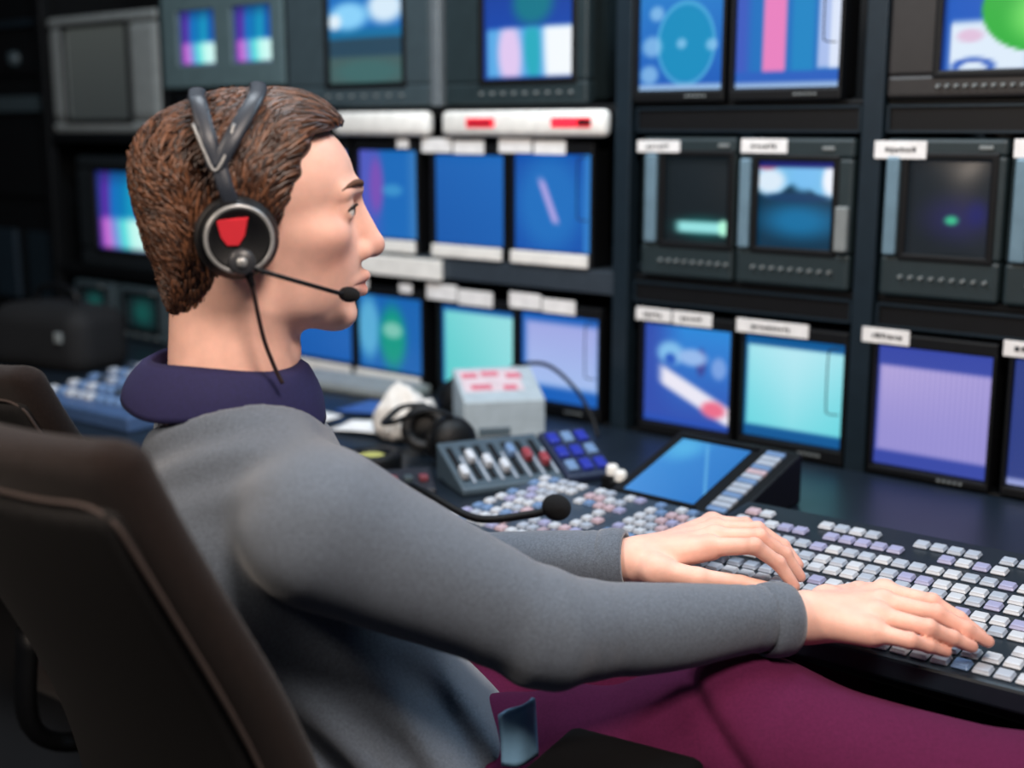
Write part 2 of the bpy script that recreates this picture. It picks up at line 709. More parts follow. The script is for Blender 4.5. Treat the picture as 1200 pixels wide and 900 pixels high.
def p_swirl(u, v):
    c = lerp((25, 90, 185), (40, 130, 205), v)
    r = math.hypot(u - 0.55, (v - 0.42) * 0.9)
    c = lerp(c, (15, 140, 190), ss(0.36, 0.28, r))
    c = lerp(c, (90, 185, 225), 0.8 * ss(0.03, 0.0, abs(r - 0.33)))
    for cu, cv, q in ((0.15, 0.4, 0.14), (0.12, 0.14, 0.13), (0.85, 0.4, 0.08), (0.5, 0.42, 0.07), (0.2, 0.7, 0.1)):
        c = lerp(c, (150, 200, 240), 0.75 * blob(u, v, cu, cv, q, q * 0.8))
    return border(c, u, v, (150, 185, 225), b=0.05)


def p_bars_pink(u, v):
    c = (28, 112, 190)
    c = lerp(c, (60, 90, 190), ss(0.18, 0.06, u))
    c = lerp(c, (232, 128, 190), ss(0.24, 0.28, u) * ss(0.50, 0.46, u))
    c = lerp(c, (24, 132, 195), ss(0.52, 0.56, u) * ss(0.76, 0.72, u))
    c = lerp(c, (170, 190, 235), ss(0.76, 0.80, u) * ss(0.14, 0.18, v))
    c = lerp(c, (220, 230, 250), ss(0.88, 0.9, u) * ss(0.14, 0.18, v))
    c = lerp(c, (40, 95, 190), ss(0.16, 0.12, v))
    return border(c, u, v, (150, 180, 220), b=0.045)


def p_green_ball(u, v):
    c = (28, 90, 190)
    c = lerp(c, (222, 236, 250), ss(0.36, 0.30, v) * ss(0.04, 0.06, u) * ss(0.5, 0.4, u))
    c = lerp(c, (225, 150, 190), 0.5 * blob(u, v, 0.15, 0.24, 0.08, 0.05))
    c = lerp(c, (50, 95, 190), max(0, blob(u, v, 0.17, 0.05, 0.12, 0.06, 0.3) - blob(u, v, 0.17, 0.03, 0.08, 0.05, 0.3)))
    g = math.hypot((u - 0.46) / 0.26, (v - 0.40) / 0.27)
    c = lerp(c, (52, 176, 62), ss(1.03, 0.96, g))
    c = lerp(c, (120, 225, 105), ss(0.85, 0.2, math.hypot((u - 0.50) / 0.26, (v - 0.34) / 0.27)))
    return border(c, u, v, (20, 36, 92), b=0.02, l=0.02, w=0.02)


def p_dim_strip(u, v):
    c = (16, 24, 28)
    c = lerp(c, (20, 90, 90), blob(u, v, 0.6, 0.2, 0.55, 0.16, 0.9))
    c = lerp(c, (150, 225, 225), ss(0.12, 0.3, u) * ss(0.09, 0.03, abs(v - 0.2)))
    return lerp(c, (180, 250, 220), blob(u, v, 0.88, 0.2, 0.09, 0.1))


def p_water(u, v):
    c = lerp((10, 50, 75), (20, 110, 160), blob(u, v, 0.55, 0.33, 0.6, 0.24, 0.8))
    c = lerp(c, (120, 190, 235), ss(0.62, 0.7, v + 0.08 * math.sin(u * 9)))
    c = lerp(c, (230, 240, 250), blob(u, v, 0.15, 0.75, 0.25, 0.16) * 0.9)
    c = lerp(c, (240, 245, 255), blob(u, v, 0.92, 0.78, 0.13, 0.22))
    c = lerp(c, (120, 190, 240), blob(u, v, 0.6, 0.8, 0.2, 0.18))
    c = lerp(c, (20, 60, 100), blob(u, v, 0.5, 0.58, 0.5, 0.06))
    c = lerp(c, (210, 80, 110), 0.7 * blob(u, v, 0.1, 0.9, 0.16, 0.04))
    return border(c, u, v, (28, 34, 110), t=0.1)


def p_dark_dot(u, v):
    c = lerp((27, 32, 37), (38, 36, 78), blob(u, v, 0.62, 0.4, 0.5, 0.28, 0.9))
    c = lerp(c, (30, 30, 110), 0.6 * blob(u, v, 0.82, 0.45, 0.14, 0.16, 0.9))
    return lerp(c, (60, 190, 140), blob(u, v, 0.55, 0.38, 0.10, 0.06, 0.8))


def p_off(u, v): return lerp((48, 52, 52), (64, 68, 66), v)  # room light on dead glass, painted as a faint grey glow


def p_dim_teal(u, v): return lerp((16, 34, 38), (18, 84, 78), blob(u, v, 0.5, 0.5, 0.4, 0.5, 0.9))


def p_tablet(u, v):
    c = lerp((60, 140, 215), (40, 120, 200), u)
    c = lerp(c, (90, 190, 235), 0.7 * blob(u, v, 0.15, 0.85, 0.35, 0.3, 0.9))
    return lerp(c, (120, 195, 235), 0.6 * ss(0.05, 0.0, abs(v - 0.9 + (u - 0.45) * 1.3)) * ss(0.3, 0.5, u))


def screen(name, w, h, paint, parent, loc, bulge=0.0, nu=64, nv=48, gain=1.0):
    """a picture screen in the xz plane facing -y, its lower left corner at loc"""
    u = np.linspace(0, 1, nu + 1)
    v = np.linspace(0, 1, nv + 1)
    U, V = np.meshgrid(u, v, indexing='ij')
    y = -bulge * (1 - (2 * U - 1) ** 2) * (1 - (2 * V - 1) ** 2)
    vp = np.stack([loc[0] + U * w, loc[1] + y, loc[2] + V * h], -1).reshape(-1, 3)
    i = np.arange(nu)[:, None] * (nv + 1) + np.arange(nv)[None]
    Q = np.stack([i, i + nv + 1, i + nv + 2, i + 1], -1).reshape(-1, 4)
    col = np.array([srgb(*[max(0, min(255, c)) for c in paint(a, b)])[:3] for a, b in zip(U.ravel(), V.ravel())]) * gain
    me = np_mesh(name, vp, Q, col, 'picture')
    return finish(name, me, SCREEN, parent)


# ------------------------------------------------------------------ monitors
def name_tag(parent, x0, x1, z0, z1, y, rot=0.0, ink=True, name='name_label'):
    """paper tag with illegible dark marks"""
    R = Matrix.Rotation(rot, 4, 'Y')
    c = ((x0 + x1) / 2, y, (z0 + z1) / 2)
    p = obj(name, box(bmesh.new(), c, (x1 - x0, 0.002, z1 - z0), 0.0007, R), PAPER, parent)
    if ink:
        b = bmesh.new()
        rg = random.Random(int((x0 + 3) * 9999 + z0 * 77))
        x = x0 + (x1 - x0) * 0.22
        while x < x0 + (x1 - x0) * 0.76:
            w = rg.uniform(0.003, 0.008)
            q = R @ Vector((x + w / 2 - c[0], 0, rg.uniform(-0.001, 0.001)))
            box(b, (c[0] + q.x, y - 0.0012, c[2] + q.z), (w, 0.0008, (z1 - z0) * rg.uniform(0.2, 0.32)), 0, R)
            x += w + 0.0025
        obj('marks', b, INK, p)
    return p


def lcd(s0, s1, z0, z1, paint, label, base, strip=False, tags=(), handle=False, gain=1.0):
    """flat monitor in a thick black bezel; s/z are its lit screen"""
    cx = (s0 + s1) / 2
    w = s1 - s0
    t = thing('flat_monitor', label, 'monitor', wall_pt(cx, 0, base), WALL_A, None)
    za, zb = z0 - base, z1 - base
    x0, x1 = -w / 2, w / 2
    b = bmesh.new()
    bz = 0.007
    foot = za - 0.002 if za > 0.012 else 0.012
    box(b, (0, 0.004, zb + 0.012), (w + 2 * bz, 0.02, 0.022), 0.003)
    box(b, (0, 0.004, foot / 2), (w + 2 * bz, 0.02, foot), 0.003)
    for sx in (-1, 1):
        box(b, (sx * (w / 2 + bz / 2), 0.004, (za + zb) / 2), (bz, 0.02, zb - za + 0.01), 0.002)
    obj('bezel', b, BLACK, t)
    obj('rear_case', B(((0, 0.04, (zb + 0.01) / 2), (w + 0.004, 0.056, zb + 0.006)), bev=0.006), BLACK, t)
    screen('screen', w, zb - za, paint, t, (x0, 0.006, za), gain=gain)
    if strip:
        obj('lower_strip', B(((0, -0.009, foot / 2 + 0.001), (w * 0.99, 0.008, min(foot, 0.026))), bev=0.003), WHITE, t)
    else:
        k = bmesh.new()
        for q in range(5):
            box(k, (w * 0.12 + q * 0.009, -0.0075, foot * 0.5), (0.005, 0.003, 0.004), 0.0006)
        obj('control_buttons', k, CASEL, t)
    for tg in tags:
        a0, a1, b0, b1 = tg[:4]
        name_tag(t, a0 - cx, a1 - cx, b0 - base, b1 - base, -0.0075, tg[4] if len(tg) > 4 else 0.0, tg[5] if len(tg) > 5 else True)
    if handle:
        hb = bmesh.new()
        xr = x1 - 0.004
        tube(hb, spline([(xr, -0.006, zb * 0.98), (xr - 0.016, -0.012, zb * 0.97), (xr - 0.02, -0.014, zb * 0.9), (xr - 0.02, -0.014, zb * 0.5),
                         (xr - 0.016, -0.014, zb * 0.44), (xr, -0.006, zb * 0.43)], 6), 0.0012, 6)
        obj('wire_clip', hb, BLACK, t, True)
    return t


def crt(s0, s1, z0, z1, scr, paint, label, base, body=CASE, depth=0.34, tags=(), dots=9, gain=1.0, sides=None, round_=0.006):
    """picture tube monitor: deep case, front frame, recessed bulging screen, row of controls"""
    cx = (s0 + s1) / 2
    w = s1 - s0
    h = z1 - z0
    t = thing('tube_monitor', label, 'monitor', wall_pt(cx, 0, base), WALL_A)
    a0, a1, b0, b1 = scr[0] - cx, scr[1] - cx, scr[2] - base, scr[3] - base
    zc = z0 - base
    obj('case', B(((0, depth / 2 + 0.02, zc + h / 2), (w - 0.008, depth, h - 0.008)), bev=0.01), body, t)
    f = bmesh.new()
    for (p0, p1, q0, q1) in ((-w / 2, w / 2, b1, zc + h), (-w / 2, w / 2, zc, b0), (-w / 2, a0, b0 - 0.001, b1 + 0.001), (a1, w / 2, b0 - 0.001, b1 + 0.001)):
        if p1 - p0 > 0.002 and q1 - q0 > 0.002:
            box(f, ((p0 + p1) / 2, 0.01, (q0 + q1) / 2), (p1 - p0, 0.03, q1 - q0), min(round_, (p1 - p0) * 0.4, (q1 - q0) * 0.4))
    obj('front_frame', f, body, t)
    r = bmesh.new()
    m = 0.006
    for (p0, p1, q0, q1) in ((a0 - m, a1 + m, b1 - m, b1 + m), (a0 - m, a1 + m, b0 - m, b0 + m), (a0 - m, a0 + m, b0, b1), (a1 - m, a1 + m, b0, b1)):
        box(r, ((p0 + p1) / 2, -0.004, (q0 + q1) / 2), (p1 - p0, 0.008, q1 - q0), 0.003)
    obj('tube_surround', r, BLACK, t)
    screen('screen', a1 - a0, b1 - b0, paint, t, (a0, 0.006, b0), bulge=0.008, gain=gain)
    if dots:
        k = bmesh.new()
        zk = zc + (b0 - zc) * 0.5
        for q in range(dots):
            x = a0 + (a1 - a0) * (0.02 + 0.96 * q / max(1, dots - 1))
            M = Matrix.Translation((x, -0.004, zk)) @ Matrix.Rotation(math.pi / 2, 4, 'X')
            lathe(k, [(0, 0.009), (0.0026, 0.009), (0.0032, 0.0)], 8, M)
        obj('control_knobs', k, CASEL, t)
        d = bmesh.new()
        box(d, (a1 - 0.015, -0.0065, zc + h - (zc + h - b1) * 0.5), (0.022, 0.003, 0.006), 0.001)
        obj('maker_plate', d, CASEL, t)
    for sd in sides or ():
        obj('side_strip', B(((sd[0] - cx + (sd[1] - sd[0]) / 2, -0.008, (b0 + b1) / 2), (sd[1] - sd[0], 0.01, (b1 - b0) * 0.98)), bev=0.004),
            mat('blue_grey_strip', (112, 140, 156), 0.35, 0.1), t)
    for tg in tags:
        name_tag(t, tg[0] - cx, tg[1] - cx, tg[2] - base, tg[3] - base, -0.0075, tg[4] if len(tg) > 4 else 0.0)
    return t


DB, D2 = 0.7285, 1.0305
# bottom row of flat monitors, left to right
lcd(-1.175, -0.962, 0.765, 0.935, p_blue, 'plain blue flat monitor low on the wall, just under the chin', DB, True)
lcd(-0.945, -0.738, 0.762, 0.930, p_map, 'flat monitor with a green patch on blue, bottom row', DB, True,
    [(-0.95, -0.90, 0.945, 0.975, 0, False), (-0.80, -0.762, 0.945, 0.965, 0, False)])
lcd(-0.683, -0.476, 0.757, 0.926, p_cyan, 'plain cyan flat monitor behind the pale box on the desk', DB, False,
    [(-0.716, -0.628, 0.938, 0.972, 0, False), (-0.624, -0.528, 0.934, 0.966, 0, False)])
lcd(-0.459, -0.259, 0.755, 0.932, p_lav, 'pale lavender flat monitor with blue borders beside the left rack post', DB, False,
    [(-0.482, -0.40, 0.940, 0.972, 0, False), (-0.396, -0.313, 0.938, 0.966, 0, False)], True)
lcd(-0.155, 0.036, 0.752, 0.938, p_shapes, 'flat monitor showing white and red shapes on blue behind the touch panel', DB, False,
    [(-0.168, -0.09, 0.945, 0.969), (-0.086, -0.002, 0.944, 0.969)])
lcd(0.063, 0.256, 0.756, 0.938, p_cyan_right, 'bright cyan flat monitor with a dark blue border, bottom row', DB, False,
    [(0.049, 0.19, 0.944, 0.968)], True)
lcd(0.314, 0.506, 0.745, 0.946, p_lav_stripe, 'flat monitor filled with lavender vertical stripes', DB, False,
    [(0.288, 0.37, 0.951, 0.976)])
lcd(0.538, 0.73, 0.747, 0.948, p_dusk, 'dark blue flat monitor cut by the right edge of the view, bottom row', DB, False,
    [(0.522, 0.60, 0.953, 0.978)])
# second row, left: flat monitors on the beam
lcd(-1.165, -0.965, 1.06, 1.25, p_blue, 'flat monitor directly behind the face, second row', D2, True)
lcd(-0.932, -0.747, 1.062, 1.252, p_pink_left, 'flat monitor with a violet left side next to the nose', D2, True,
    [(-0.80, -0.765, 1.258, 1.277, 0, False)])
lcd(-0.698, -0.501, 1.06, 1.245, p_blue, 'empty deep blue flat monitor in the second row', D2, True,
    [(-0.725, -0.64, 1.250, 1.279, 0, False), (-0.634, -0.55, 1.248, 1.275, 0, False)])
lcd(-0.478, -0.282, 1.06, 1.25, p_figure, 'blue flat monitor showing a small pale slanting figure', D2, True,
    [(-0.51, -0.425, 1.252, 1.279, 0, False), (-0.419, -0.34, 1.250, 1.276, 0, False)], True)
# second row, centre and right: small picture tube monitors
crt(-0.163, 0.034, 1.031, 1.284, (-0.119, 0.026, 1.091, 1.256), p_dim_strip, 'dark tube monitor with one glowing cyan strip', D2, CASED,
    tags=[(-0.172, -0.08, 1.257, 1.278)], sides=[(-0.152, -0.128)])
crt(0.04, 0.256, 1.031, 1.284, (0.075, 0.226, 1.092, 1.250), p_water, 'tube monitor showing bright clouds over blue water', D2, CASED,
    tags=[(0.046, 0.135, 1.258, 1.282)], sides=[(0.046, 0.067)])
crt(0.31, 0.505, 1.031, 1.284, (0.345, 0.488, 1.096, 1.257), p_dark_dot, 'dark tube monitor with a tiny green glow', D2, CASED,
    tags=[(0.292, 0.379, 1.252, 1.280)], sides=[(0.315, 0.337)])
crt(0.512, 0.75, 1.031, 1.284, (0.548, 0.70, 1.096, 1.257), p_dim_teal, 'dim teal tube monitor at the right edge of the second row', D2, CASED,
    tags=[(0.515, 0.60, 1.256, 1.284)], sides=[(0.52, 0.545)])
obj('latch', B(((0.243, -0.012, 1.135), (0.022, 0.012, 0.075)), bev=0.003), CASEL, rack)
# top row
crt(-1.155, -0.70, 1.346, 1.70, (-1.02, -0.777, 1.392, 1.64), p_teal_arena, 'large grey tube monitor with a teal picture above the forehead', 1.346, CASE,
    sides=None, dots=7)
crt(-0.66, -0.292, 1.346, 1.68, (-0.56, -0.323, 1.390, 1.60), p_studio_b, 'grey tube monitor with white and pink blocks above the indicator bar', 1.346, CASED)
lcd(-0.180, -0.001, 1.368, 1.56, p_swirl, 'top row flat monitor with a pale blue swirl', 1.3465)
lcd(0.022, 0.22, 1.368, 1.56, p_bars_pink, 'top row flat monitor with a pink vertical band', 1.3465, False, (), True)
crt(0.305, 0.75, 1.3465, 1.72, (0.385, 0.70, 1.382, 1.62), p_green_ball, 'large dark tube monitor showing a green ball', 1.3465,
    mat('monitor_case_brown', (40, 38, 38), 0.5), dots=22)
# far left
t = thing('twin_monitor', 'grey twin monitor unit with two small colour bar screens above the hair', 'monitor', wall_pt(-1.40, 0, 1.3985), WALL_A)
obj('case', B(((0, 0.17, 0.12), (0.45, 0.3, 0.235)), bev=0.008), CASE, t)
f = bmesh.new()
for (p0, p1, q0, q1) in ((-0.232, 0.232, 0.185, 0.245), (-0.232, 0.232, 0.0, 0.055), (-0.232, -0.17, 0.05, 0.19), (-0.022, 0.045, 0.05, 0.19), (0.19, 0.232, 0.05, 0.19)):
    box(f, ((p0 + p1) / 2, 0.008, (q0 + q1) / 2), (p1 - p0, 0.03, q1 - q0), 0.004)
obj('front_frame', f, mat('twin_grey', (84, 104, 108), 0.45), t)
for x in (-0.17, 0.045):
    screen('screen', 0.146, 0.135, bars, t, (x, 0.004, 0.053), bulge=0.004)
crt(-2.175, -1.66, 1.286, 1.60, (-2.095, -1.79, 1.318, 1.572), p_off, 'large switched-off tube monitor in a pale grey case behind the head', 1.286,
    CASEL, dots=0, round_=0.02)
crt(-2.075, -1.67, 0.916, 1.225, (-1.99, -1.745, 0.968, 1.19), bars, 'dark tube monitor with colour bars behind the back of the head', 0.916,
    mat('monitor_case_black', (24, 30, 34), 0.5), dots=0, round_=0.012)
for s0, s1, lab in ((-2.12, -1.935, 'small dim monitor low on the far left, nearer the corner'), (-1.90, -1.69, 'small dim monitor low on the far left, beside the neck')):
    crt(s0, s1, 0.7285, 0.875, (s0 + 0.03, s1 - 0.03, 0.76, 0.855), p_dim_teal, lab, 0.7285, CASE, depth=0.25, dots=4, gain=0.8)
# cabinet at the far left
t = thing('equipment_cabinet', 'tall dark equipment cabinet in the corner at the far left', 'cabinet', wall_pt(-2.52, 0.0, 0), WALL_A)
obj('body', B(((0, 0.3, 0.95), (0.5, 0.5, 1.9)), bev=0.006), RACKD, t)
for z, h, w, x, m in ((1.37, 0.045, 0.48, 0, CASE), (1.50, 0.09, 0.46, 0, BLACK), (1.60, 0.02, 0.46, 0, RACKM), (0.89, 0.21, 0.15, 0.16, RACKM),
                      (0.89, 0.21, 0.13, -0.05, mat('cabinet_blue', (24, 40, 52), 0.5)), (1.2, 0.2, 0.46, 0, BLACK)):
    obj('front_panel', B(((x, 0.045, z), (w, 0.02, h)), bev=0.003), m, t)
lathe_b = bmesh.new()
lathe(lathe_b, [(0, 0.02), (0.018, 0.02), (0.022, 0.0)], 20, Matrix.Translation((0.1, 0.035, 1.5)) @ Matrix.Rotation(math.pi / 2, 4, 'X'))
obj('dial', lathe_b, CASE, t, True)

# ------------------------------------------------------------------ desk
desk = thing('control_desk', 'long dark blue control desk under the monitor wall', 'desk', WALL_O, WALL_A)
obj('desktop', B(((-0.65, -0.369, 0.713), (3.3, 0.72, 0.03)), bev=0.004), DESK, desk)
for s in (-2.2, -0.75, 0.9):
    obj('support_panel', B(((s, -0.33, 0.349), (0.03, 0.6, 0.698)), bev=0.003), RACKD, desk)
DZ = 0.7285


def desk_thing(name, label, cat, s, d, rz=0.0, group=None, z=DZ):
    """a thing standing on the desk at s along the wall and d in front of it"""
    return thing(name, label, cat, wall_pt(s, -d, z), WALL_A + rz, group)


def key_mesh(w, d, h):
    bm = bmesh.new()
    box(bm, (0, 0, h / 2), (w, d, h), min(w, d) * 0.1)
    for v in bm.verts:
        if v.co.z > h * 0.6:
            v.co.x *= 0.88
            v.co.y *= 0.86
    me = bpy.data.meshes.new('key')
    bm.to_mesh(me)
    bm.free()
    return me


KEYCOL = [mat('key_pale', (170, 180, 194), 0.4), mat('key_white', (198, 204, 212), 0.4), mat('key_lilac', (160, 162, 196), 0.4),
          mat('key_blue', (110, 140, 180), 0.4), mat('key_rose', (196, 172, 180), 0.4), mat('key_dark', (60, 72, 86), 0.4)]


def key_field(parent, keys, h=0.009):
    """keys: list of (x, y, z, w, d, colour index, tilt). The 100 nearest the camera are parts, the rest one part."""
    pm = parent.matrix_world
    bpy.context.view_layer.update()
    pm = parent.matrix_world
    def score(k):
        p = np.array(pm @ Vector(k[:3]))
        v = p - CAM
        z = v @ FW
        px, py = 600 + FPX * v[0] / z, 450 - FPX * (v @ UPV) / z
        vis = -40 < px < 1230 and py < 920
        return (0 if vis else 1, z)
    order = sorted(keys, key=score)
    cache = {}
    rest = bmesh.new()
    mats = [m for m in KEYCOL]
    for i, (x, y, z, w, d, c, tilt) in enumerate(order):
        M = Matrix.Translation((x, y, z)) @ Matrix.Rotation(tilt, 4, 'X')
        kk = (round(w, 4), round(d, 4), c)
        if kk not in cache:
            me = key_mesh(w, d, h)
            me.materials.append(KEYCOL[c])
            cache[kk] = me
        if i < 100:
            o = bpy.data.objects.new('key', cache[kk])
            COL.objects.link(o)
            o.parent = parent
            o.matrix_local = M
        else:
            n0 = len(rest.faces)
            tmp = cache[kk].copy()
            tmp.transform(M)
            rest.from_mesh(tmp)
            bpy.data.meshes.remove(tmp)
            rest.faces.ensure_lookup_table()
            for f in rest.faces[n0:]:
                f.material_index = c
    if len(rest.faces):
        me = bpy.data.meshes.new('far_keys')
        rest.to_mesh(me)
        rest.free()
        o = finish('far_keys', me, mats, parent)
        o['kind'] = 'stuff'


def wedge(w, d, h0, h1, t=0.0):
    """console body: x across, y into the wall; front height h0, rear height h1, bottom at t"""
    bm = bmesh.new()
    vs = [bm.verts.new(p) for p in ((-w / 2, 0, t), (w / 2, 0, t), (w / 2, d, t), (-w / 2, d, t),
                                    (-w / 2, 0, h0), (w / 2, 0, h0), (w / 2, d, h1), (-w / 2, d, h1))]
    for f in ((0, 3, 2, 1), (4, 5, 6, 7), (0, 1, 5, 4), (1, 2, 6, 5), (2, 3, 7, 6), (3, 0, 4, 7)):
        bm.faces.new([vs[i] for i in f])
    bmesh.ops.bevel(bm, geom=list(bm.edges), offset=0.004, segments=2, profile=0.5, affect='EDGES')
    return bm


# vision mixer under the right hand
mixer = desk_thing('vision_mixer', 'dark vision mixer panel with rows of white keys under the hands', 'control panel', 0.70, 0.778, math.radians(2.5))
MW, MD, MH0, MH1 = 0.72, 0.36, 0.026, 0.05
obj('panel_body', wedge(MW, MD, MH0, MH1), mat('mixer_paint', (20, 30, 40), 0.4), mixer)
tl = math.atan2(MH1 - MH0, MD)
rg = random.Random(4)
keys = []
rows = [(0.020, 0.0), (0.050, 0.0), (0.078, 0.0), (0.114, 0.006), (0.142, 0.0), (0.178, 0.004), (0.206, 0.0), (0.242, 0.0), (0.282, 0.0), (0.316, 0.0)]
for r, (yy, off) in enumerate(rows):
    n = 30
    for i in range(n):
        x = -MW / 2 + 0.03 + off + i * 0.0216
        if r == 0 and not (0.30 < i / n < 0.9):
            continue
        if r == 2 and i in (3, 4, 11, 18, 19):
            continue
        if r == 8 and i in (5, 11, 12, 17):
            continue
        if r == 9 and (i in (2, 3, 4, 9, 10, 15) or i > 26):
            continue
        c = rg.choice([0, 0, 0, 1, 1, 1, 1, 2])
        if r == 8:
            c = rg.choice([2, 2, 2, 1])
        if r == 9:
            c = rg.choice([1, 1, 0, 4, 4]) if i < 8 else 0
        if r == 0:
            c = rg.choice([0, 3, 1])
        keys.append((x, yy, MH0 + (MH1 - MH0) * yy / MD, 0.0186, 0.0195, c, tl))
key_field(mixer, keys, 0.006)

# centre mixer with small keys and joystick
cen = desk_thing('button_panel', 'smaller button panel crowded with white keys beyond the left forearm', 'control panel', 0.135, 0.715, math.radians(-2))
CW, CDp, C0, C1 = 0.33, 0.245, 0.018, 0.034
obj('panel_body', wedge(CW, CDp, C0, C1), mat('mixer_paint_blue', (52, 66, 80), 0.4), cen)
keys = []
tl = math.atan2(C1 - C0, CDp)
for r in range(9):
    for i in range(17):
        if (i in (5, 11) and r > 1) or (rg.random() < 0.12):
            continue
        if 6 <= i <= 8 and 3 <= r <= 5:
            continue
        yy = 0.02 + r * 0.0252
        keys.append((-CW / 2 + 0.018 + i * 0.0184, yy, C0 + (C1 - C0) * yy / CDp, 0.0145, 0.0165, rg.choice([0, 1, 1, 1, 2, 3, 4]), tl))
key_field(cen, keys, 0.006)
# gooseneck talkback microphone lying over the button panel
g = desk_thing('gooseneck_microphone', 'small black gooseneck microphone bent low over the button panel', 'microphone', 0, 0)
g.location = (-0.15, 1.80, DZ)
bm = lathe(bmesh.new(), [(0, 0), (0.026, 0), (0.026, 0.012), (0.012, 0.02), (0, 0.02)], 24)
obj('base', bm, BLACK, g, True)
path = spline([(0, 0, 0.018), (0.004, -0.005, 0.060), (0.07, -0.035, 0.070), (0.17, -0.045, 0.056), (0.235, -0.012, 0.066), (0.258, 0.002, 0.074)], 8)
obj('neck', tube(bmesh.new(), path, 0.0055, 10), BLACK, g, True)
bm = bmesh.new()
bmesh.ops.create_uvsphere(bm, u_segments=20, v_segments=14, radius=0.017)
for v in bm.verts:
    v.co = Vector((v.co.x * 1.25 + 0.267, v.co.y + 0.007, v.co.z * 1.05 + 0.078))
obj('foam_head', bm, mat('foam_black', (10, 11, 14), 0.95, bump=0.8, bscale=900), g, True)

# touch panel: wedge with a screen and a strip of pale buttons along its right side
tp = desk_thing('touch_panel', 'slim black touch panel with a bright blue screen and a strip of pale buttons', 'touch screen', 0.195, 0.452, math.radians(-1.5))
TPW, TPD, TP0, TP1 = 0.225, 0.205, 0.018, 0.082
obj('frame', wedge(TPW, TPD, TP0, TP1), BLACK, tp)
tilt = math.atan2(TP1 - TP0, TPD)
SLOPE = Matrix.Translation((0, 0, TP0)) @ Matrix.Rotation(tilt, 4, 'X')
sc = screen('screen', 0.128, 0.168, p_tablet, tp, (0, 0, 0))
sc.matrix_local = SLOPE @ Matrix.Translation((-0.092, 0.022, 0.0012)) @ Matrix.Rotation(-math.pi / 2, 4, 'X')
for yy in (0.014, 0.198):
    obj('screen_rim', B(((-0.028, yy, 0.002), (0.145, 0.006, 0.006)), bev=0.001), BLACK, tp).matrix_local = SLOPE
for i in range(13):
    o = obj('strip_button', B(((0.078, 0.020 + i * 0.0142, 0.002), (0.032, 0.0118, 0.006)), bev=0.0015),
            KEYCOL[4] if i == 8 else KEYCOL[0] if i % 3 else KEYCOL[3], tp)
    o.matrix_local = SLOPE

# fader unit
fd = desk_thing('fader_unit', 'grey fader unit with a row of upright sliders behind the button panel', 'fader unit', -0.03, 0.44, 0)
fd.location = (0.005, 1.983, DZ)
fd.rotation_euler = (0, 0, math.radians(24))
obj('body', wedge(0.18, 0.12, 0.012, 0.062), mat('fader_grey', (66, 82, 94), 0.45), fd)
ft = math.atan2(0.05, 0.12)
RF = Matrix.Rotation(ft, 4, 'X')
for i in range(7):
    x = -0.076 + i * 0.0245
    p = Vector((x, 0.06, 0.0375))
    sl = obj('slot', box(bmesh.new(), p, (0.010, 0.09, 0.003), 0.001, RF), BLACK, fd)
    yk = 0.03 + 0.05 * ((i * 37 % 10) / 10)
    q = Vector((x, yk, 0.012 + 0.05 * yk / 0.12 + 0.008))
    obj('fader_knob', box(bmesh.new(), q, (0.013, 0.024, 0.015), 0.003, RF), (KEYCOL[1] if i < 4 else mat('knob_red', (150, 60, 70), 0.4) if i in (5, 6) else KEYCOL[3]), fd)
    obj('scale_line', box(bmesh.new(), (x + 0.0125, 0.045, 0.0315), (0.0035, 0.07, 0.002), 0.0005, RF), KEYCOL[0], fd)
# blue lit unit right of it
bu = desk_thing('panel_with_blue_lamps', 'small dark panel with glowing blue lamps right of the fader unit', 'control panel', 0.02, 0.31, 0)
bu.location = (0.132, 2.040, DZ)
bu.rotation_euler = (0, 0, math.radians(24))
obj('body', wedge(0.088, 0.12, 0.012, 0.062), mat('unit_navy', (30, 40, 66), 0.4), bu)
BLU = mat('blue_lamp', (36, 48, 150), 0.3, emit=0.25)
for i in range(3):
    for j in range(3):
        y = 0.022 + j * 0.036
        obj('lamp_key', box(bmesh.new(), (-0.027 + i * 0.027, y, 0.012 + 0.05 * y / 0.12 + 0.003), (0.018, 0.026, 0.008), 0.002, Matrix.Rotation(0.395, 4, 'X')),
            BLU if (i + j) % 3 else KEYCOL[3], bu)
for (x, y), lab in (((0.162, 1.998), 'pale control knob farther from the touch panel, by the blue lamps'), ((0.172, 1.962), 'pale control knob closest to the touch panel corner')):
    k = desk_thing('rotary_knob', lab, 'control knob', 0, 0)
    k.location = (x, y, DZ)
    obj('base', B(((0, 0, 0.012), (0.026, 0.03, 0.024)), bev=0.004), BLACK, k)
    obj('cap', lathe(bmesh.new(), [(0.010, 0.024), (0.010, 0.036), (0.007, 0.04), (0, 0.04)], 16), WHITE, k, True)

# pale cardboard box with red marks
bx = desk_thing('cardboard_box', 'pale grey box with pinkish red print standing below the cyan monitor', 'box', -0.31, 0.225, math.radians(-14))
bx.rotation_euler = (0, 0, math.radians(12))
obj('carton', wedge(0.155, 0.13, 0.075, 0.115), mat('pale_card', (170, 184, 192), 0.7), bx)
RT = Matrix.Rotation(math.atan2(0.04, 0.13), 4, 'X')
for x, y, w in ((-0.05, 0.095, 0.03), (-0.01, 0.10, 0.034), (0.035, 0.09, 0.03), (-0.035, 0.05, 0.04), (0.02, 0.045, 0.026)):
    obj('red_print', box(bmesh.new(), (x, y, 0.075 + 0.04 * y / 0.13 + 0.0008), (w, 0.02, 0.002), 0.0005, RT), mat('print_red', (206, 106, 126), 0.7), bx)
obj('pale_panel', box(bmesh.new(), (-0.012, 0.075, 0.0985), (0.115, 0.085, 0.002), 0.0005, RT), mat('panel_rose', (212, 194, 200), 0.7), bx)
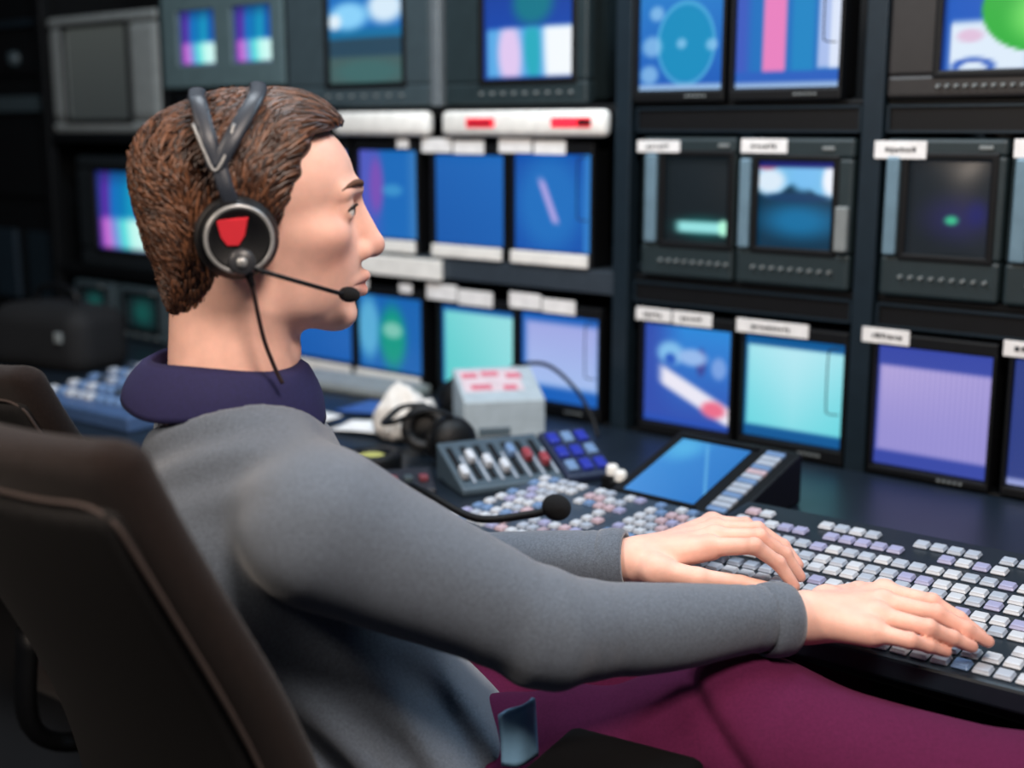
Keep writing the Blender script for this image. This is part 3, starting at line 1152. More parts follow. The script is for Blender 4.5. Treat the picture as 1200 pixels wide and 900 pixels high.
obj('dark_slot', B(((-0.02, -0.0005, 0.016), (0.06, 0.004, 0.016)), bev=0.001), mat('slot_grey', (80, 96, 106), 0.6), bx)
# black cable looping over the box
tag(obj('black_cable', tube(bmesh.new(), spline([wall_pt(-0.47, -0.10, DZ + 0.004), wall_pt(-0.455, -0.10, DZ + 0.06), wall_pt(-0.41, -0.09, DZ + 0.105),
        wall_pt(-0.33, -0.08, DZ + 0.12), wall_pt(-0.25, -0.09, DZ + 0.085), wall_pt(-0.20, -0.10, DZ + 0.035), wall_pt(-0.18, -0.11, DZ + 0.004)], 10), 0.004, 8), BLACK, None, True),
        'black cable arching up behind the pale box', 'cable')
# dark bag behind it
def lump(P, c, r, seed, amp, fr):
    return ell(P, c, r) + wob(P, fr, seed) * amp

o = sdf_obj('crumpled_paper', lambda P: smax(smin(ell(P, (0, 0, 0.035), (0.064, 0.052, 0.042)), ell(P, (-0.012, 0.0, 0.072), (0.036, 0.032, 0.032)), 0.03) + 0.008 * np.abs(wob(P, 60, 3)) + 0.004 * np.abs(wob(P, 130, 6)) - 0.007, -P[:, 2], 0.004),
            (-0.1, -0.09, -0.01), (0.1, 0.09, 0.14), 0.003, mat('tissue_white', (226, 222, 216), 0.85), None, 1)
o.location = wall_pt(-0.452, -0.335, DZ)
tag(o, 'heap of crumpled white paper left of the pale box', 'paper')
o = sdf_obj('black_pouch', lambda P: smax(lump(P, (0, 0, 0.04), (0.055, 0.04, 0.045), 8, 0.004, 40), -P[:, 2], 0.006), (-0.08, -0.07, -0.01), (0.08, 0.07, 0.1), 0.004, BLACK, None, 1)
o.location = wall_pt(-0.485, -0.15, DZ)
tag(o, 'small black pouch between crumpled paper and cyan monitor', 'pouch')


def sheet(name, label, cat, s, d, w, h, rz, m, z=0.0):
    nx, ny = 12, 8
    vp, Q = [], []
    for i in range(nx + 1):
        for j in range(ny + 1):
            x, y = (i / nx - 0.5) * w, (j / ny - 0.5) * h
            zz = 0.003 + 0.006 * (0.5 + 0.5 * math.sin(x * 22 + s * 9)) * abs(j / ny - 0.5) * 2
            vp.append((x, y, zz))
    for i in range(nx):
        for j in range(ny):
            a = i * (ny + 1) + j
            Q.append((a, a + ny + 1, a + ny + 2, a + 1))
    o = finish(name, np_mesh(name, np.array(vp), np.array(Q)), m)
    md = o.modifiers.new('thickness', 'SOLIDIFY')
    md.thickness = 0.0015
    md.offset = 1
    o.location = wall_pt(s, -d, DZ + z)
    o.rotation_euler = (0, 0, WALL_A + rz)
    return tag(o, label, cat)


sheet('paper_sheet', 'white paper sheet in front of the crumpled paper', 'paper', -0.555, 0.34, 0.13, 0.09, 0.3, PAPER)
sheet('paper_sheet', 'curled paper sheet just beyond the shirt collar', 'paper', -0.76, 0.36, 0.18, 0.13, -0.2, PAPER)
sheet('blue_folder', 'blue folder lying among papers beyond the collar', 'folder', -0.66, 0.20, 0.16, 0.12, 0.15, mat('folder_blue', (58, 96, 168), 0.5))
# white keyboard between
kb = desk_thing('computer_keyboard', 'pale grey computer keyboard beyond the shoulder, below the chin', 'keyboard', -0.86, 0.13, 0.1)
obj('tray', wedge(0.34, 0.10, 0.012, 0.022), CASEL, kb)
bm = bmesh.new()
for r in range(4):
    for i in range(16):
        box(bm, (-0.15 + i * 0.02, 0.018 + r * 0.021, 0.016 + r * 0.0022), (0.016, 0.017, 0.008), 0.002)
ko = obj('keys', bm, mat('keycap_grey', (150, 158, 164), 0.5), kb)
ko['kind'] = 'stuff'
# headphones resting on the desk
hp = desk_thing('headphones', 'black headphones resting on the desk in front of the pale box', 'headphones', 0, 0)
hp.location = (-0.112, 2.140, DZ)
hp.rotation_euler = (0, 0, math.radians(10))
def ear(bm_off, rot):
    M = Matrix.Translation(bm_off) @ rot
    cup = lathe(bmesh.new(), [(0, 0.03), (0.02, 0.03), (0.036, 0.022), (0.042, 0.004), (0.042, -0.004), (0.036, -0.012), (0, -0.012)], 28, M)
    e = obj('ear_cup', cup, BLACK, hp, True)
    pad = bmesh.new()
    ring = [Vector((0.032 * math.cos(a), 0.032 * math.sin(a), -0.016)) for a in np.linspace(0, 2 * math.pi, 25)]
    tube(pad, [M @ p for p in ring], 0.011, 10, False)
    obj('ear_pad', pad, mat('leatherette', (14, 14, 16), 0.6), e, True)
ear(Vector((0.01, 0.0, 0.045)), Matrix.Rotation(math.radians(78), 4, 'X') @ Matrix.Rotation(0.3, 4, 'Y'))
ear(Vector((-0.025, 0.095, 0.045)), Matrix.Rotation(math.radians(-105), 4, 'X') @ Matrix.Rotation(0.3, 4, 'Y'))
obj('headband', tube(bmesh.new(), spline([(0.01, -0.002, 0.088), (-0.03, 0.0, 0.100), (-0.085, 0.03, 0.075), (-0.10, 0.07, 0.065), (-0.07, 0.095, 0.085), (-0.025, 0.097, 0.088)], 8), 0.009, 10, flat=((0, 0, 1), 0.5)), BLACK, hp, True)
# roll of tape with yellow core
tr = desk_thing('tape_roll', 'black roll with a yellow green centre beside the upper arm', 'tape', -0.345, 0.535)
obj('ring', lathe(bmesh.new(), [(0.026, 0.0), (0.05, 0.0), (0.052, 0.004), (0.052, 0.026), (0.05, 0.03), (0.030, 0.03), (0.026, 0.024), (0.026, 0.0)], 36), BLACK, tr, True)
obj('core', lathe(bmesh.new(), [(0, 0.0), (0.0258, 0.0), (0.0258, 0.022), (0.02, 0.026), (0, 0.026)], 32), mat('core_yellow', (186, 186, 104), 0.6), tr, True)
# second row of dark connectors in front of the tape roll
cb = desk_thing('talkback_box', 'low dark box with small reddish buttons between the upper arm and fader unit', 'control panel', 0, 0)
cb.location = (-0.215, 1.905, DZ)
cb.rotation_euler = (0, 0, math.radians(12))
obj('body', wedge(0.2, 0.08, 0.02, 0.035), mat('box_dark', (30, 32, 40), 0.5), cb)
for i in range(8):
    obj('button', B(((-0.084 + i * 0.024, 0.035, 0.0295), (0.014, 0.02, 0.009)), bev=0.002), mat('dull_red', (112, 52, 62), 0.5) if i % 2 else CASE, cb)
# clutter at the far left of the desk
am = desk_thing('audio_mixer', 'pale blue audio mixer on the desk left of the person', 'control panel', -1.06, 0.66, 0.05)
obj('panel_body', wedge(0.34, 0.30, 0.03, 0.06), mat('mixer_blue', (66, 92, 132), 0.45), am)
bm = bmesh.new()
keys = []
for i in range(10):
    for j in range(5):
        y = 0.05 + j * 0.05
        keys.append((-0.145 + i * 0.032, y, 0.03 + 0.03 * y / 0.3, 0.02, 0.022, rg.choice([0, 1, 3, 3, 5]), 0.1))
key_field(am, keys, 0.012)
sheet('paper_sheet', 'loose paper on the desk near the empty chair', 'paper', -1.30, 0.30, 0.22, 0.16, 0.4, mat('paper_bluish', (180, 194, 210), 0.8))
sheet('paper_sheet', 'paper lying behind the blue audio mixer', 'paper', -1.06, 0.23, 0.16, 0.12, -0.1, mat('paper_bluish', (180, 194, 210), 0.8))
bag = desk_thing('camera_bag', 'black rounded bag on the desk at the far left edge', 'bag', -1.66, 0.33, 0.2)
sdf_obj('bag_body', lambda P: smax(rbox(P, (0, 0, 0.07), (0.16, 0.09, 0.085), 0.05) + wob(P, 30, 21) * 0.003, -P[:, 2], 0.006), (-0.2, -0.13, -0.01), (0.2, 0.13, 0.19), 0.007, mat('bag_black', (14, 15, 18), 0.8, bump=0.4), bag)
obj('carry_handle', tube(bmesh.new(), spline([(-0.07, 0, 0.14), (-0.06, 0, 0.18), (0, 0, 0.195), (0.06, 0, 0.18), (0.07, 0, 0.14)], 6), 0.008, 8), BLACK, bag, True)
obj('clasp', B(((0.10, -0.093, 0.085), (0.022, 0.014, 0.026)), bev=0.004), CASEL, bag)

# ------------------------------------------------------------------ chairs (local: x right, y forward, z up, origin on the floor)
FAB = mat('chair_fabric_brown', (32, 24, 22), 0.95, var=0.2, scale=300, bump=0.5, bscale=900, sheen=0.1, spec=0.2)
FABD = mat('chair_back_black', (7, 5, 6), 0.9, bump=0.3, bscale=700)


def make_chair(loc, rz, label, armrest_turn=None):
    t = thing('office_chair', label, 'chair', loc, rz, None)
    rec = math.radians(14.5)
    # backrest: tilted rounded slab, wings bent forward
    py, pz = -0.20, 0.575                       # foot of the backrest
    def to_back(P):
        y, z = P[:, 1] - py, P[:, 2] - pz
        c, s = math.cos(rec), math.sin(rec)
        return np.stack([P[:, 0], y * c + z * s, -y * s + z * c], 1)
    def back(P):
        q = to_back(P)
        w = 0.232 - 0.012 * np.clip((q[:, 2] - 0.30) / 0.25, 0, 1) - 0.03 * np.clip((0.15 - q[:, 2]) / 0.2, 0, 1)
        bend = 0.9 * q[:, 0] ** 2 + 0.03 * np.cos((q[:, 2] - 0.12) * 7)
        q2 = np.stack([q[:, 0] * 0.232 / w, q[:, 1] - bend, q[:, 2]], 1)
        return rbox(q2, (0, 0, 0.25), (0.215, 0.023, 0.27), 0.022)
    sdf_obj('backrest', back, (-0.3, -0.55, 0.4), (0.3, 0.05, 1.15), 0.007, FAB, t)
    def shell(P):
        q = to_back(P)
        bend = 0.9 * q[:, 0] ** 2 + 0.03 * np.cos((q[:, 2] - 0.12) * 7)
        q2 = np.stack([q[:, 0], q[:, 1] - bend, q[:, 2]], 1)
        return rbox(q2, (0, -0.021, 0.225), (0.198, 0.012, 0.25), 0.011)
    sdf_obj('back_shell', shell, (-0.25, -0.55, 0.4), (0.25, 0.05, 1.12), 0.006, FABD, t)
    # piping around the shell
    def on_back(x, z, off):
        bend = 0.9 * x * x + 0.03 * math.cos((z - 0.12) * 7) + off
        c, s = math.cos(rec), math.sin(rec)
        return (x, py + bend * c - z * s, pz + bend * s + z * c)
    ring = [(-0.194, 0.0), (-0.196, 0.2), (-0.194, 0.42), (-0.18, 0.472), (-0.12, 0.478), (0, 0.48), (0.12, 0.478), (0.18, 0.472), (0.194, 0.42), (0.196, 0.2), (0.194, 0.0)]
    pts = [on_back(x * 1.03, z, -0.026) for x, z in [tuple(p[:2]) for p in spline([(a, b, 0) for a, b in ring], 6)]]
    obj('piping', tube(bmesh.new(), pts, 0.0022, 8), mat('piping_brown', (62, 52, 49), 0.8), t, True)
    def seat(P):
        q = P.copy()
        q[:, 2] -= 0.015 * np.cos(q[:, 0] * 9)
        return rbox(q, (0, 0.06, 0.455), (0.25, 0.25, 0.045), 0.042)
    sdf_obj('seat', seat, (-0.3, -0.25, 0.38), (0.3, 0.36, 0.55), 0.009, FAB, t)
    spine = bmesh.new()
    tube(spine, spline([(0, 0.0, 0.40), (0, -0.18, 0.40), (0, -0.27, 0.46), (0, -0.265, 0.62)], 6), 0.024, 12, flat=((0, 1, 0.3), 0.6))
    obj('back_support', spine, BLACK, t, True)
    col = lathe(bmesh.new(), [(0.0, 0.10), (0.028, 0.10), (0.028, 0.28), (0.022, 0.28), (0.022, 0.40), (0.06, 0.405), (0.06, 0.412), (0, 0.412)], 20)
    obj('gas_column', col, BLACK, t, True)
    for k in range(5):
        a = 2 * math.pi * k / 5 + 0.3
        d = Vector((math.cos(a), math.sin(a), 0))
        lg = obj('base_arm', tube(bmesh.new(), [(0.02 * d.x, 0.02 * d.y, 0.13), (0.16 * d.x, 0.16 * d.y, 0.105), (0.3 * d.x, 0.3 * d.y, 0.075)], [0.026, 0.021, 0.016], 10), BLACK, t, True)
        M = Matrix.Translation((0.3 * d.x, 0.3 * d.y, 0.029)) @ Matrix.Rotation(a, 4, 'Z') @ Matrix.Rotation(math.pi / 2, 4, 'X')
        obj('caster', lathe(bmesh.new(), [(0, -0.024), (0.022, -0.024), (0.028, -0.018), (0.028, 0.018), (0.022, 0.024), (0, 0.024)], 18, M), BLACK, lg, True)
    for sx in (-1, 1):
        am_ = bmesh.new()
        tube(am_, spline([(sx * 0.2, 0.05, 0.415), (sx * 0.29, 0.05, 0.42), (sx * 0.315, 0.04, 0.47), (sx * 0.315, 0.02, 0.645)], 6), 0.017, 10)
        ao = obj('armrest', am_, BLACK, t, True)
        pad = bmesh.new()
        turn = armrest_turn if (armrest_turn is not None and sx > 0) else (0, 0, 0, 0.095, 0.66)
        box(pad, (sx * 0.315 + turn[0], 0.03 + turn[1], turn[4]), (turn[3], 0.27, 0.034), 0.013, Matrix.Rotation(turn[2], 4, 'Z'), 3)
        obj('arm_pad', pad, mat('arm_pad_black', (6, 6, 7), 0.9, spec=0.15), ao, True)
    return t


chair = make_chair((-0.192, 1.258, 0), math.radians(-45), 'dark brown office chair the person is sitting in', (-0.005, 0.015, math.radians(15), 0.15, 0.684))
c = copy_tree(chair)
c.location = (-0.525, 1.96, 0)
c.scale = (1, 1, 0.93)
c['label'] = 'empty black office chair behind the first, its back showing at the left edge'

# ------------------------------------------------------------------ the person
person = thing('person', 'seated person in grey sweater and burgundy trousers, wearing a headset, hands on the keys', 'person', (-0.16, 1.30, 0))
PB = np.array([-0.16, 1.30, 0.0])


def put(o):
    """person parts are modelled in world coordinates"""
    o.parent = person
    o.matrix_parent_inverse = Matrix.Translation(-Vector(PB))
    return o


HO = np.array([-0.2680, 1.298, 1.2140])           # head origin
HA = math.radians(12)
HX = np.array([math.cos(HA), math.sin(HA), 0])
HY = np.array([-math.sin(HA), math.cos(HA), 0])
HZ = np.array([0, 0, 1.0])
HR = np.stack([HX, HY, HZ], 1)                   # local -> world columns


def hw(p):
    return tuple(HO + HR @ np.asarray(p, float))


def to_head(P):
    return (P - HO) @ HR


TO = np.array([-0.265, 1.285, 0.0])              # torso origin, torso heading
TA = math.radians(16)
TX = np.array([math.cos(TA), math.sin(TA), 0])
TY = np.array([-math.sin(TA), math.cos(TA), 0])
TR = np.stack([TX, TY, HZ], 1)


def tw(p):
    return TO + TR @ np.asarray(p, float)


def to_torso(P):
    return (P - TO) @ TR


S_R = np.array([-0.172, 1.128, 0.940])
E_R = np.array([0.035, 1.165, 0.822])
W_R = at_height(940, 724, 0.800)
S_L = tw((0.0, 0.15, 0.925))
W_L = at_height(742, 657, 0.803)
E_L = np.array([-0.085, 1.50, 0.775])
HIP_R = tw((0.19, -0.055, 0.59))
MID_R = np.array([0.24, 1.235, 0.662])
HIP_L = tw((0.17, 0.09, 0.575))
KN_R = np.array([0.50, 1.10, 0.652])
KN_L = np.array([0.40, 1.62, 0.60])
AN_R = np.array([0.58, 1.17, 0.10])
AN_L = np.array([0.45, 1.72, 0.10])


def head_sdf(P):
    q = to_head(P)
    m = q.copy()
    m[:, 1] = np.abs(m[:, 1])
    d = ell(q, (0.002, 0, 0.030), (0.098, 0.077, 0.082))
    d = smin(d, ell(q, (0.050, 0, 0.034), (0.058, 0.062, 0.056)), 0.02)
    d = smin(d, ell(q, (0.047, 0, -0.035), (0.066, 0.060, 0.062)), 0.02)
    d = smin(d, ell(q, (0.066, 0, -0.060), (0.046, 0.040, 0.036)), 0.015)
    d = smin(d, ell(q, (0.040, 0, -0.078), (0.060, 0.053, 0.040)), 0.015)
    d = smin(d, ell(q, (0.086, 0, -0.102), (0.0235, 0.026, 0.0185)), 0.014)
    d = smin(d, ell(m, (0.068, 0.044, -0.018), (0.030, 0.020, 0.018)), 0.02)          # cheekbones
    d = smin(d, cone(m, (0.096, 0.043, 0.022), (0.1095, 0.014, 0.0265), 0.007, 0.008), 0.014)  # brow
    d = smax(d, -ell(m, (0.117, 0.033, 0.006), (0.016, 0.019, 0.0115)), 0.013)         # sockets
    d = smin(d, cone(q, (0.106, 0, 0.016), (0.1255, 0, -0.029), 0.0088, 0.0122), 0.013)  # nose
    d = smin(d, ell(q, (0.1255, 0, -0.0335), (0.0128, 0.0115, 0.0105)), 0.008)
    d = smin(d, ell(m, (0.1145, 0.0125, -0.038), (0.011, 0.0065, 0.0082)), 0.006)        # nostril wings
    d = smax(d, -ell(m, (0.1215, 0.0062, -0.0475), (0.0055, 0.0034, 0.0042)), 0.003)
    eye = np.sqrt(((m - (0.0945, 0.0335, 0.006)) ** 2).sum(1)) - 0.0133
    d = smin(d, eye, 0.005)
    d = smax(d, -ell(m, (0.108, 0.0375, 0.006), (0.0095, 0.0120, 0.0044)), 0.002)      # lid opening
    d = smin(d, cone(m, (0.102, 0.022, -0.0685), (0.1185, 0.0, -0.0635), 0.0045, 0.0062), 0.007)  # upper lip
    d = smin(d, cone(m, (0.102, 0.019, -0.0745), (0.1150, 0.0, -0.0785), 0.0045, 0.0066), 0.006)  # lower lip
    d = smax(d, -cone(m, (0.104, 0.025, -0.0715), (0.1225, 0.0, -0.0708), 0.0010, 0.0017), 0.002)
    d = smin(d, ell(m, (-0.010, 0.076, -0.018), (0.018, 0.008, 0.030)), 0.006)           # ears, flattened by the cups
    n = cone(q, (-0.018, 0, -0.050), (-0.022, 0, -0.20), 0.058, 0.066)
    n = smin(n, cone(m, (-0.020, 0.052, -0.05), (0.028, 0.016, -0.175), 0.016, 0.014), 0.02)
    n = smin(n, ell(q, (0.038, 0, -0.138), (0.012, 0.012, 0.018)), 0.015)
    return smin(d, n, 0.016)


# hands: joints (pixel column, pixel row, height) on the keys
def J(*p):
    return [at_height(*q) for q in p]


RF = [(J((1036, 694, .808), (1092, 706, .812), (1124, 726, .797), (1150, 745, .7835)), (.0115, .0092, .0082, .0068)),
      (J((1034, 706, .811), (1098, 719, .811), (1132, 738, .796), (1158, 752, .7835)), (.0115, .0092, .0082, .0068)),
      (J((1030, 722, .806), (1088, 736, .805), (1116, 748, .793), (1139, 758, .7825)), (.0110, .0088, .0078, .0066)),
      (J((1022, 740, .799), (1066, 751, .797), (1088, 757, .789), (1109, 764, .7805)), (.0105, .0082, .0072, .0060))]
RT_ = (J((968, 704, .800), (1006, 694, .793), (1042, 692, .787), (1064, 697, .784)), (.0150, .0115, .0095, .0075))
LF = [(J((832, 641, .823), (884, 640, .835), (912, 660, .813), (931, 687, .787)), (.0115, .0094, .0084, .0068)),
      (J((838, 629, .826), (890, 629, .835), (920, 650, .812), (938, 676, .787)), (.0115, .0094, .0084, .0068)),
      (J((838, 620, .820), (888, 620, .826), (918, 640, .806), (936, 662, .787)), (.0110, .0088, .0078, .0066)),
      (J((834, 613, .810), (874, 614, .812), (900, 630, .799), (918, 646, .786)), (.0105, .0082, .0072, .0060))]
LT_ = (J((768, 668, .803), (818, 678, .797), (868, 684, .791), (908, 691, .786)), (.0155, .0120, .0098, .0075))


def hand_sdf(P, W, F, T, thumb_k):
    d = None
    for pts, rs in F:                                                     # palm: one ridge per finger
        e = cone(P, W + (pts[0] - W) * 0.12, pts[0] - np.array([0, 0, .002]), 0.0185, 0.0145)
        d = e if d is None else smin(d, e, 0.014)
    mid = (F[0][0][0] + F[3][0][0]) / 2
    d = smin(d, cone(P, W, W + (mid - W) * 0.7 - np.array([0, 0, .006]), 0.022, 0.016), 0.014)
    tc, rs = T
    d = smin(d, cone(P, W + (tc[0] - W) * 0.2, tc[0], 0.018, rs[0]), 0.012)
    d = smin(d, cone(P, tc[0], tc[1], rs[0], rs[1]), 0.012)
    th = chain(P, tc[1:], rs[1:], 0.003)
    d = smin(d, th, 0.006)
    fg = None
    for pts, rs in F:
        e = chain(P, pts, rs, 0.003)
        for kx in (1, 2):                                                 # knuckle swell
            e = smin(e, np.sqrt(((P - pts[kx] - np.array([0, 0, .0012])) ** 2).sum(1)) - rs[kx] * 0.97, 0.003)
        fg = e if fg is None else smin(fg, e, 0.0012)
    for pts, rs in F:                                                     # MCP knuckles
        d = smin(d, np.sqrt(((P - pts[0] - np.array([0, 0, .0035])) ** 2).sum(1)) - 0.0098, 0.008)
    return smin(d, fg, 0.006)


def body_sdf(P):
    d = inbox(P, HO - 0.26, HO + np.array([0.2, 0.2, 0.16]), head_sdf)
    q = to_torso(P)
    tor = smin(ell(q, (-0.015, 0, 0.89), (0.09, 0.145, 0.14)), ell(q, (0.06, 0, 0.72), (0.09, 0.13, 0.14)), 0.05)
    tor = smin(tor, ell(q, (0.15, 0, 0.60), (0.10, 0.14, 0.09)), 0.05)
    tor = smin(tor, cone(P, S_L, S_R, 0.04, 0.04), 0.03)
    d = smin(d, tor, 0.03)
    for S, E, W in ((S_R, E_R, W_R), (S_L, E_L, W_L)):
        a = smin(cone(P, S, E, 0.040, 0.034), cone(P, E, W, 0.036, 0.0235), 0.015)
        d = smin(d, a, 0.02)
    for H, Md, K, A in ((HIP_R, MID_R, KN_R, AN_R), (HIP_L, (HIP_L + KN_L) / 2, KN_L, AN_L)):
        th = smin(cone(P, H, Md, 0.065, 0.056), cone(P, Md, K, 0.056, 0.045), 0.03)
        d = smin(d, smin(th, cone(P, K, A, 0.043, 0.03), 0.02), 0.03)
    for W, F, T in ((W_R, RF, RT_), (W_L, LF, LT_)):
        allp = np.array([p for pts, _ in F for p in pts] + [W] + list(T[0]))
        h = inbox(P, allp.min(0) - 0.04, allp.max(0) + 0.04, lambda X: hand_sdf(X, W, F, T, 0.01))
        d = smin(d, h, 0.012)
    return d


def skin_color(V):
    q = to_head(V)
    base = np.array(srgb(240, 190, 172)[:3])
    red = np.array(srgb(206, 120, 104)[:3])
    lip = np.array(srgb(190, 106, 98)[:3])
    c = np.tile(base, (len(V), 1))
    def mix(w, col):
        return c * (1 - w[:, None]) + col * w[:, None]
    ay = np.abs(q[:, 1])
    g = lambda ctr, r: np.exp(-(((np.stack([q[:, 0], ay, q[:, 2]], 1) - np.array(ctr)) / np.array(r)) ** 2).sum(1))
    c = mix(0.35 * g((0.08, 0.045, -0.03), (0.03, 0.02, 0.025)), red)
    c = mix(0.40 * g((0.132, 0.0, -0.035), (0.014, 0.016, 0.012)), red)
    c = mix(0.85 * g((0.116, 0.0, -0.071), (0.012, 0.020, 0.0085)), lip)
    # fingertips and knuckles
    for F in (RF, LF):
        for pts, rs in F:
            for kx, a in ((0, 0.3), (1, 0.35), (2, 0.25), (3, 0.45)):
                w = np.exp(-(((V - pts[kx]) ** 2).sum(1)) / 0.012 ** 2)
                c = mix(a * w, red)
    return c


SKIN = mat('skin', (220, 170, 145), 0.5, var=0.06, scale=60, bump=0.12, bscale=600, attr='tint', sss=0.15, spec=0.35)
put(sdf_obj('body', body_sdf, (-0.50, 1.00, 0.03), (0.66, 1.92, 1.37), 0.0023, SKIN, None, 2, skin_color))

# eyes and brows
EYEM = mat('eye_white', (225, 220, 214), 0.2)
for sy in (-1, 1):
    bm = bmesh.new()
    bmesh.ops.create_uvsphere(bm, u_segments=24, v_segments=16, radius=0.0122)
    e = obj('eye', bm, EYEM, None, True)
    put(e)
    e.location = hw((0.0945, sy * 0.0335, 0.006))
    ir = lathe(bmesh.new(), [(0, 0.0126), (0.0026, 0.01255), (0.0055, 0.0116), (0.006, 0.0110)], 20, Matrix.Rotation(HA, 4, 'Z') @ Matrix.Rotation(math.pi / 2, 4, 'Y'))
    obj('iris', ir, mat('iris_dark', (46, 38, 34), 0.15), e, True)
    bp = spline([(0.1150, sy * 0.012, 0.0285), (0.1135, sy * 0.024, 0.0325), (0.1050, sy * 0.040, 0.0325), (0.093, sy * 0.0515, 0.026)], 6)
    n = len(bp)
    b = tube(bmesh.new(), [hw(p) for p in bp], [0.0035 * math.sin(math.pi * (0.15 + 0.8 * i / (n - 1))) for i in range(n)], 8)
    put(obj('eyebrow', b, mat('brow_hair', (92, 60, 42), 0.8), None, True))
    lp = spline([(0.1065, sy * 0.0255, 0.0085), (0.1085, sy * 0.033, 0.0112), (0.1050, sy * 0.041, 0.0102), (0.0985, sy * 0.0475, 0.006)], 6)
    n = len(lp)
    b = tube(bmesh.new(), [hw(p) for p in lp], [0.0017 * math.sin(math.pi * (0.12 + 0.8 * i / (n - 1))) for i in range(n)], 8)
    put(obj('eyelashes', b, mat('lash_dark', (40, 28, 24), 0.8), None, True))

# hair: cap under loose curled locks
HAIRP = [(0.120, 0.25), (0.113, 0.080), (0.094, 0.086), (0.070, 0.080), (0.060, 0.066), (0.055, 0.050), (0.046, 0.030), (0.034, 0.006), (0.022, -0.006), (0.012, -0.006),
         (-0.004, -0.03), (-0.026, -0.055), (-0.034, -0.082), (-0.05, -0.097), (-0.080, -0.103), (-0.2, -0.11), (-0.2, 0.25)]


def poly_sd(x, z, poly):
    d = np.full(len(x), 1e9)
    s = np.zeros(len(x), bool)
    n = len(poly)
    for i in range(n):
        ax, az = poly[i]
        bx_, bz_ = poly[(i + 1) % n]
        ex, ez = bx_ - ax, bz_ - az
        t = np.clip(((x - ax) * ex + (z - az) * ez) / (ex * ex + ez * ez), 0, 1)
        d = np.minimum(d, (x - ax - t * ex) ** 2 + (z - az - t * ez) ** 2)
        c = (az > z) != (bz_ > z)
        xx = ax + (z - az) / (ez if abs(ez) > 1e-9 else 1e-9) * ex
        s ^= c & (x < xx)
    d = np.sqrt(d)
    return np.where(s, -d, d)


def hair_shape(q):
    d = ell(q, (0.003, 0, 0.031), (0.104, 0.086, 0.092))
    d = smin(d, ell(q, (0.048, 0, 0.060), (0.060, 0.067, 0.062)), 0.02)
    d = smin(d, ell(q, (-0.023, 0, -0.022), (0.071, 0.069, 0.075)), 0.03)
    d = smin(d, ell(q, (-0.060, 0, 0.045), (0.042, 0.062, 0.05)), 0.02)
    d = smin(d, ell(q, (-0.047, 0, -0.074), (0.036, 0.048, 0.038)), 0.02)
    return d


def hair_sdf(P):
    q = to_head(P)
    d = hair_shape(q)
    d = d + 0.0022 * wob(q * np.array([1, 1, 1.3]), 150, 11) * (1 - 0.6 * np.clip(q[:, 0] / 0.05, 0, 1))
    return smax(d, poly_sd(q[:, 0] + 0.003 * np.sin(q[:, 2] * 260), q[:, 2], HAIRP), 0.012)


HAIRM = mat('hair_brown', (70, 44, 28), 0.42, var=0.3, scale=160, attr='tint', spec=0.5)
vp, Q = mesh_sdf(hair_sdf, HO - np.array([0.16, 0.16, 0.14]), HO + np.array([0.16, 0.16, 0.16]), 0.003, smooth=1)
hcol = np.tile(np.array(srgb(44, 27, 18)[:3]), (len(vp), 1))
ql = to_head(vp)
hs = hair_shape(ql)
cand = np.nonzero((np.abs(hs) < 0.006) & (poly_sd(ql[:, 0], ql[:, 2], HAIRP) < -0.002))[0]
rs_ = np.random.RandomState(7)
NL = 4600
pick = rs_.choice(cand, NL, replace=True)
SEG, SD = 14, 5


def hair_normal(p):
    g = np.stack([hair_shape(p + e) - hair_shape(p - e) for e in np.eye(3) * 0.002], 1)
    return g / (np.linalg.norm(g, axis=1)[:, None] + 1e-12)


p0 = ql[pick].copy()
nrm = hair_normal(p0)
front = np.clip(p0[:, 0] / 0.05, 0, 1)
low = np.clip((0.02 - p0[:, 2]) / 0.06, 0, 1)
flow = np.array([-1.0, 0.0, -0.25]) * (0.35 + 0.65 * front)[:, None] + np.array([0.15, 0, -1.0]) * (0.75 * (1 - front) + low)[:, None]
top = (np.abs(p0[:, 1]) < 0.03) & (p0[:, 0] > 0.02)
flow[top] = (-1.0, 0.15, 0.0)
flow += rs_.normal(size=flow.shape) * 0.13
turn = 0.85 * (1 - 0.45 * front) * wob(p0 * np.array([1, 1.2, 0.8]), 62, 31)
t = flow - nrm * (flow * nrm).sum(1)[:, None]
t /= np.linalg.norm(t, axis=1)[:, None]
t = t * np.cos(turn)[:, None] + np.cross(nrm, t) * np.sin(turn)[:, None]
curl = np.clip(0.0006 + 0.0066 * np.exp(-(((p0 - np.array([-0.09, -0.02, 0.06])) / np.array([0.05, 0.10, 0.06])) ** 2).sum(1)) + 0.0018 * (1 - front), 0, 0.0078)
L = rs_.uniform(0.040, 0.085, NL) * (1 - 0.5 * low) * (1 + 0.5 * front)
turns = rs_.uniform(1.0, 2.3, NL)
ph = rs_.rand(NL) * 6.28
cen = []
pos = p0.copy()
for k in range(SEG):
    sfrac = k / (SEG - 1)
    nrm = hair_normal(pos)
    t = t - nrm * (t * nrm).sum(1)[:, None]
    t /= np.linalg.norm(t, axis=1)[:, None] + 1e-12
    bi = np.cross(nrm, t)
    ang_ = ph + turns * 6.28 * sfrac
    cen.append(pos + bi * (curl * np.sin(ang_))[:, None] + nrm * (0.0010 + curl * 0.7 * np.cos(ang_))[:, None])
    pos = pos + t * (L / SEG)[:, None]
    pos = pos - hair_normal(pos) * hair_shape(pos)[:, None]
CEN = np.stack(cen, 1)
LV, LQ, LC = [], [], []
off = 0
